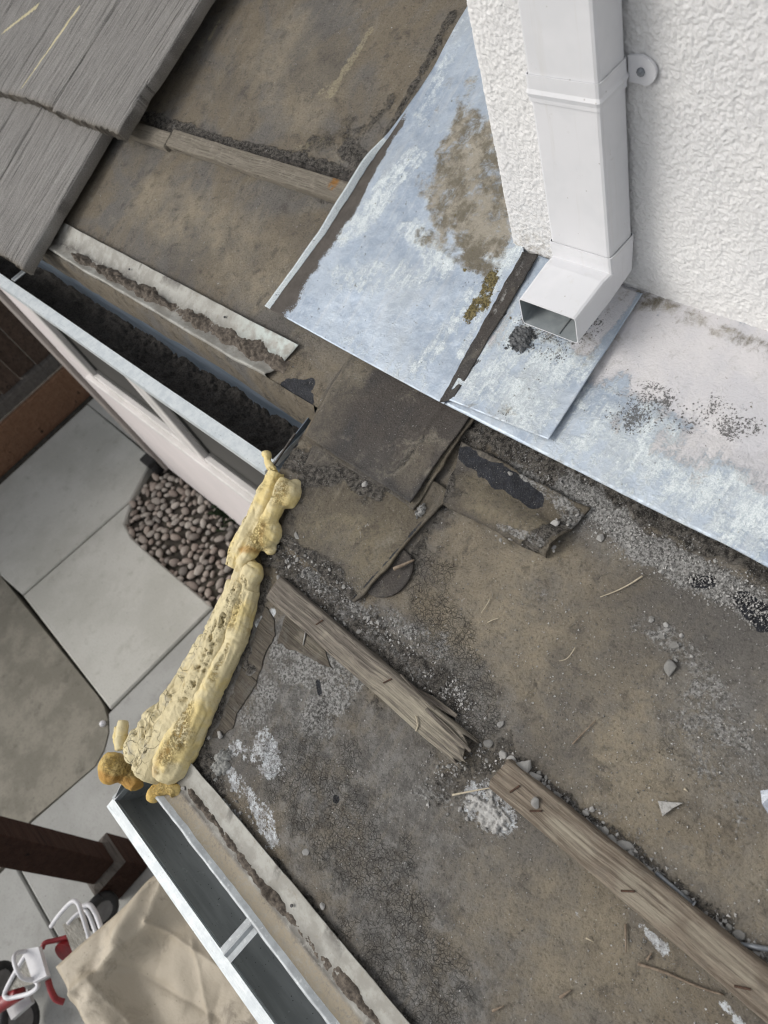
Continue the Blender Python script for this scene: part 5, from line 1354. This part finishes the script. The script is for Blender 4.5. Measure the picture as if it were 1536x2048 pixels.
# twigs, straws, nails
def stick(name, label, cat, pts, r, mat, h=.003, group=None, tap=True):
    P = [(*uvp(a, b, h), h) for a, b in pts]
    if len(P) > 2: P = smooth_path(P, 4)
    n = len(P); rad = [r * (1 - .5 * i / (n - 1)) if tap else r for i in range(n)]
    V, F = tube(P, rad, 7); return single(name, label, cat, V, F, mat, True, True, None, None, group)
stick('twig', 'curved thin twig lying across the grit at the upper right', 'twig', [(1285, 1152), (1260, 1168), (1230, 1183), (1200, 1194)], .0011, STRAW)
stick('twig', 'short dark twig pointing up on the open felt', 'twig', [(1145, 1488), (1170, 1462), (1192, 1440)], .0010, TWIG)
stick('twig', 'long brown twig lying below the long batten', 'twig', [(1276, 1928), (1330, 1945), (1400, 1975), (1448, 1990)], .0016, TWIG)
stick('twig', 'upright dark twig below the long batten', 'twig', [(1251, 1848), (1252, 1905)], .0013, TWIG)
stick('straw', 'pale straw sticking out from the left end of the long batten', 'straw', [(905, 1590), (940, 1583), (990, 1574)], .0014, STRAW, .012)
stick('twig', 'short stub of twig near the bottom of the felt', 'twig', [(1120, 1995), (1142, 1980)], .0018, TWIG)
stick('twig', 'small dark stick near the lower left of the felt', 'twig', [(985, 2022), (1008, 2012)], .0016, TWIG)
stick('twig', 'short piece of twig beside the upright twig', 'twig', [(1294, 1920), (1303, 1906)], .0014, TWIG)
stick('wood_chip', 'split wood chip lying on the dark round felt flap', 'wood chip', [(788, 1138), (806, 1130), (828, 1120)], .0030, TWIG, .010)
stick('straw', 'pale curved straw on the brown open felt', 'straw', [(1150, 1295), (1142, 1308), (1132, 1318), (1118, 1322)], .0007, STRAW)
stick('straw', 'thin forked straw above the pale curved straw', 'straw', [(980, 1198), (972, 1212), (962, 1226)], .0007, STRAW)
stick('straw', 'short straw left of the grit on the open felt', 'straw', [(975, 1245), (985, 1240), (998, 1236)], .0008, STRAW)
stick('straw', 'tiny straw lying flat near the bottom of the roof', 'straw', [(1172, 1876), (1188, 1884)], .0009, STRAW)
stick('straw', 'tiny pale straw by the foil scrap', 'straw', [(1368, 1577), (1376, 1583)], .0012, STRAW)
stick('wood_chip', 'pale sliver of wood under the splintered batten', 'wood chip', [(612, 1262), (606, 1290)], .0016, LIME)
def nail(label, a, b, r, hd):
    h = .005; A_ = Vector((*uvp(*a, h), h)); B_ = Vector((*uvp(*b, h), h)); d = (B_ - A_).normalized()
    t = thing('nail', label, 'nail', tuple(A_))
    V, F = tube([A_, B_], r, 10); part('shank', V, F, NAIL, t, True)
    V, F = tube([B_, B_ + d * .0018], r * hd, 12); part('nail_head', V, F, NAIL, t)
nail('long grey nail lying in the rubble beside the long batten', (1312, 1745), (1385, 1808), .0024, 1.9)
nail('grey nail at the right edge of the picture beside the batten', (1560, 1902), (1472, 1888), .0026, 1.9)
for (a, b, an, lab) in ((848, 2010, .3, 0),): pass
def loose_staple(label, px, py, an):
    u, v = uvp(px, py, .002); ca, sa = math.cos(an) * .006, math.sin(an) * .006
    V, F = tube([(u - ca - sa * .6, v - sa + ca * .6, .002), (u - ca, v - sa, .004), (u + ca, v + sa, .004), (u + ca - sa * .6, v + sa + ca * .6, .002)], .0009, 6)
    single('staple', label, 'staple', V, F, RUST)
loose_staple('bent rusty staple lying on the dark felt sheet', 752, 888, 1.1)
loose_staple('rusty staple at the right edge of the dark felt sheet', 905, 876, -.6)
loose_staple('rusty staple near the lower right corner of the dark sheet', 846, 966, -.6)
# white paint fleck, foil scrap
crust('paint_fleck', 'curled white fleck on the brown felt patch', 848, 1026, .006, .010, .003, 19, LIME, .010, .5)
q = [uvp(a, b, .01) for a, b in ((1520, 1582), (1560, 1575), (1580, 1650), (1540, 1635), (1524, 1608))]
V = [(u, v, (.004, .012, .016, .006, .010)[i]) for i, (u, v) in enumerate(q)]; V2 = [(a, b, c - .0005) for a, b, c in V]
FOIL = mottled('shiny_foil', (.75, .77, .80), (.6, .63, .68), 60, .25, .9)
single('foil_scrap', 'small shiny foil scrap at the right edge of the picture', 'foil scrap', V + V2, [(0, 1, 4), (1, 2, 3), (1, 3, 4), (5, 9, 6), (6, 8, 7), (6, 9, 8)] + [(i, i + 5, (i + 1) % 5 + 5, (i + 1) % 5) for i in range(5)], FOIL)
# splice piece: black strap edge at the end of the upper gutter
V = []
ea, eb = uvp(540, 935, .01), uvp(590, 868, .012)
d = Vector((eb[0] - ea[0], eb[1] - ea[1])).normalized(); e = Vector((-d.y, d.x)) * .007
V = [(ea[0], ea[1], .006), (eb[0], eb[1], .012), (eb[0] + e.x, eb[1] + e.y, .008), (ea[0] + e.x, ea[1] + e.y, .001)]
V2 = [(a, b, c - .003) for a, b, c in V]
single('felt_strip', 'black stiff felt strip sticking up at the end of the upper gutter', 'felt strip', V + V2, [(0, 1, 2, 3), (7, 6, 5, 4)] + [(i, i + 4, (i + 1) % 4 + 4, (i + 1) % 4) for i in range(4)], FELTD)
# bare wood showing through the torn felt below the left batten
def flat_h(s, t, U, V, H): return U, V, H + .0008 * fbm(U, V, 40, 3, 151)
WOODB = wood_mat('dirty_board', (.100, .086, .070), (.155, .135, .108), (.065, .056, .047), (.15, .14, .122), 1.0)
sheet('bare_board', 'bared strip of dirty roof board beside the foam', [uvp(425, 1470, .003), uvp(462, 1450, .003), uvp(560, 1262, .003), uvp(528, 1215, .003)], .0016, .003, flat_h,
      {'pale': [], 'rust': []}, .002, .012, 150, None, WOODB, None, 'roof board', 1.0)
sheet('bare_board', 'bared brown roof board below the left end of the splintered batten', [uvp(560, 1285, .003), uvp(665, 1332, .003), uvp(650, 1290, .003), uvp(570, 1228, .003)], .0016, .003, flat_h,
      {'pale': [([(600, 1285), (640, 1310)], 16, .5)], 'rust': []}, .002, .010, 155, None, WOODB, None, 'roof board', 1.0)

# ================================================================== THINGS ON THE GROUND
# black drain adapter at the wall corner
hx, hy = -3.60, .012
ad = thing('drain_adapter', 'black plastic drain adapter at the foot of the wall corner', 'drain pipe', (hx, hy, G), False)
V, F = tube([(hx, hy, G - .02), (hx, hy, G + .07)], .035, 14); part('pipe_collar', V, F, RUBBER, ad, True)
V, F = box(hx - .05, hx + .05, hy - .04, hy + .035, G + .065, G + .11, .006); part('pipe_socket', V, F, RUBBER, ad)
V, F = tube([(-2.51, -1.128, G + .012), (-2.51, -1.128, G + .03)], .016, 10)
bm = bmesh.new(); bmesh.ops.create_icosphere(bm, subdivisions=3, radius=.016)
V = [(v.co.x - 2.512, v.co.y - 1.135, v.co.z + G + .004) for v in bm.verts]; F = [tuple(v.index for v in f.verts) for f in bm.faces]; bm.free()
single('small_ball', 'small white ball at the rounded corner of the grit pad', 'ball', V, F, WPLAS, False, True)

# tarpaulin cover
tc = [zp(332, 1752, -1.28), zp(128, 1906, -1.28)]
U0, Y0, Y1, U1 = -1.255, -1.385, -.90, -.15
n1, n2 = 240, 180
s, t = np.meshgrid(np.linspace(-.18, 1.1, n1), np.linspace(-.28, 1.2, n2), indexing='ij')
cu = np.clip(s, 0, 1); cv = np.clip(t, 0, 1)
over = np.hypot(np.minimum(s, 0) * 1.0, 0) ; 
xl = U0 + .08 * cv            # left edge leans as in the photograph
X = xl + (U1 - xl) * cu; Y = Y0 + (Y1 - Y0) * cv
du = np.where(s < 0, -s / .18, np.where(s > 1, (s - 1) / .1, 0)); dvv = np.where(t < 0, -t / .28, np.where(t > 1, (t - 1) / .2, 0))
drop = np.maximum(du, dvv)
zt = -1.28
rimd = np.minimum(cu * 1.05, np.minimum(cv * .48, (1 - cv) * .48))
sag = sstep(.05, .16, np.minimum(cu * 1.05, cv * .5)) * .075
wr = .012 * np.abs(fbm(X * 1.2 + Y * .6, Y * 1.0 - X * .8, 5, 2, 141)) + .003 * fbm(X, Y, 12, 2, 143)
ridge = .025 * np.exp(-((X - (-1.14) + (Y + 1.2) * .35) / .03) ** 2) * sstep(-1.42, -1.2, Y)
Z = zt - sag + wr + ridge - .02 * (1 - sstep(0, .02, rimd)) - drop * (zt - .0 - G) * -1 * -1 * 0
Z = Z - drop * .80
X = X - .03 * (du > 0) * np.sign(.5 - s) * np.minimum(drop * 3, 1) + .018 * drop * np.sin(Y * 38 + 1.2) * (du > 0); Y = Y + .03 * (dvv > 0) * np.sign(t - .5) * np.minimum(drop * 3, 1) + .02 * drop * np.sin(X * 31) * (dvv > 0)
for (p, q, wd_, am) in (((300, 1846), (150, 1990), .014, .028), ((300, 1846), (425, 1935), .012, .020), ((300, 1846), (338, 1757), .016, .018), ((190, 1960), (260, 2048), .012, .016), ((370, 1880), (400, 2048), .010, .012), ((230, 1930), (420, 2040), .012, -.014), ((150, 1990), (150, 2100), .012, .018)):
    a_ = zp(*p, -1.30); b_ = zp(*q, -1.30); dd_ = seg_dist(X, Y, a_, b_) * (1 + .4 * fbm(X, Y, 14, 2, 149))
    Z = Z + .62 * am * np.exp(-np.abs(dd_) / wd_) * (drop < .02)
Z = Z + (0.003 * (1 - sstep(0, .45, np.abs(fbm(X * .8 + Y * .9, Y * .5 - X * .3, 5, 2, 145))))) * (drop < .5)
gm = paint(X * 0 + 9, Y * 0 + 9, [], 0) + np.clip(.62 + 1.1 * fbm(X, Y, 3.2, 4, 147), 0, 1)
single('furniture_cover', 'grubby beige tarpaulin cover draped over patio furniture below the lower gutter', 'cover', np.stack([X, Y, Z], 2).reshape(-1, 3), grid_faces(n1, n2), TARP, False, True, {'grime': gm.ravel()})

# child's ride-on bike
def zpt(px, py, z): return (*zp(px, py, z), z)
bike = thing('child_bike', "child's red ride-on bike with white wicker baskets beside the tarpaulin cover", 'toy bike', (*zp(100, 1930, G), G), False)
def quad_panel(name, pxs, z, th, mat, parent, zs=None):
    P = [Vector(zpt(a, b, z if zs is None else zs[i])) for i, (a, b) in enumerate(pxs)]
    n = (P[1] - P[0]).cross(P[3] - P[0]).normalized() * th
    V = [tuple(p) for p in P] + [tuple(p - n) for p in P]
    return part(name, V, [(0, 1, 2, 3), (7, 6, 5, 4)] + [(i, i + 4, (i + 1) % 4 + 4, (i + 1) % 4) for i in range(4)], mat, parent)
def pipe(name, pxs, zs, r, mat, parent):
    P = smooth_path([zpt(a, b, z) for (a, b), z in zip(pxs, zs)], 7)
    V, F = tube(P, r, 9); return part(name, V, F, mat, parent, True)
zb = -1.72
fb = quad_panel('front_basket', [(60, 1906), (16, 1982), (72, 1966), (86, 1940)], zb, .004, WICK, bike, [zb, zb - .05, zb - .02, zb])
pipe('basket_rim', [(56, 1902), (30, 1945), (10, 1985), (14, 1996), (30, 1994), (60, 1986), (76, 1972), (70, 1960)], [zb, zb - .02, zb - .05, zb - .05, zb - .05, zb - .03, zb, zb], .008, WPLAS, fb)
quad_panel('basket_front', [(52, 1900), (84, 1894), (101, 1952), (74, 1966)], zb + .012, .02, WPLAS, fb)
quad_panel('leather_tag', [(59, 1908), (80, 1903), (91, 1944), (69, 1948)], zb + .016, .003, LEATH, fb)
for a, b in (((59, 1908), (80, 1903)), ((80, 1903), (91, 1944)), ((91, 1944), (69, 1948)), ((69, 1948), (59, 1908))):
    V, F = tube([zpt(*a, zb + .0175), zpt(*b, zb + .0175)], .0022, 5); part('stitching', V, F, LEATHD, fb)
V, F = tube(smooth_path([zpt(a, b, zb + .018) for a, b in ((72, 1925), (75, 1932), (78, 1926), (74, 1920))], 3), .002, 5); part('tag_mark', V, F, LEATHD, fb)
pipe('basket_handle', [(58, 1902), (34, 1906), (28, 1920), (36, 1945), (50, 1958), (72, 1960)], [zb + .02, zb + .06, zb + .08, zb + .08, zb + .05, zb + .02], .0075, WPLAS, bike)
rb = quad_panel('rear_basket', [(132, 1850), (162, 1836), (184, 1885), (152, 1905)], zb - .02, .02, WICK, bike)
pipe('rear_rim', [(133, 1850), (143, 1880), (154, 1910)], [zb - .012] * 3, .008, WPLAS, rb)
pipe('rear_rim', [(165, 1814), (178, 1810), (190, 1825), (200, 1850), (207, 1876)], [zb + .01] * 5, .009, WPLAS, rb)
pipe('rear_rim', [(135, 1848), (150, 1832), (168, 1820), (178, 1830), (188, 1856), (198, 1885)], [zb] * 6, .007, WPLAS, rb)
pipe('rear_handle', [(102, 1853), (118, 1830), (143, 1804), (155, 1806), (163, 1825), (174, 1860), (182, 1890)], [zb + .05, zb + .08, zb + .10, zb + .10, zb + .09, zb + .06, zb + .03], .008, WPLAS, bike)
pipe('frame_tube', [(84, 1898), (90, 1886), (110, 1881), (136, 1874)], [zb - .02, zb - .02, zb - .03, zb - .04], .009, REDP, bike)
pipe('frame_tube', [(96, 1960), (102, 1980), (112, 1998), (128, 2004)], [zb - .02, zb - .04, zb - .06, zb - .08], .011, REDP, bike)
pipe('frame_tube', [(-15, 2020), (10, 2004), (40, 1985)], [zb - .10, zb - .09, zb - .07], .026, REDP, bike)
c = Vector(zpt(135, 1898, zb - .07))
V, F = tube([c - Vector((.008, -.01, .012)), c + Vector((.008, -.01, .012))], .040, 20); part('chain_guard', V, F, REDP, bike)
def wheel(px, py, z, R_, ax):
    c = Vector(zpt(px, py, z)); ax = Vector(ax).normalized(); a = ax.orthogonal().normalized(); b = ax.cross(a)
    P = [c + (a * math.cos(t) + b * math.sin(t)) * R_ for t in np.linspace(0, 2 * math.pi, 29)]
    V, F = tube(P, .02, 9, False); wo = part('wheel', V, F, RUBBER, bike, True)
    V, F = tube([c - ax * .012, c + ax * .012], R_ * .82, 20); part('wheel_disc', V, F, mottled('wheel_grey', (.20, .20, .20), (.14, .14, .14), 20), wo)
wheel(38, 2040, G + .10, .070, (.5, .8, .25)); wheel(203, 1822, G + .12, .058, (.8, .35, .2)); wheel(2, 1965, G + .10, .06, (.6, .8, .1))
# mudguard over the front wheel
c = Vector(zpt(42, 2018, G + .17))
quad_panel('mudguard', [(18, 2012), (62, 1978), (70, 2005), (30, 2040)], -1.90, .02, mottled('grey_plastic', (.42, .42, .43), (.36, .36, .37), 20, .4), bike)
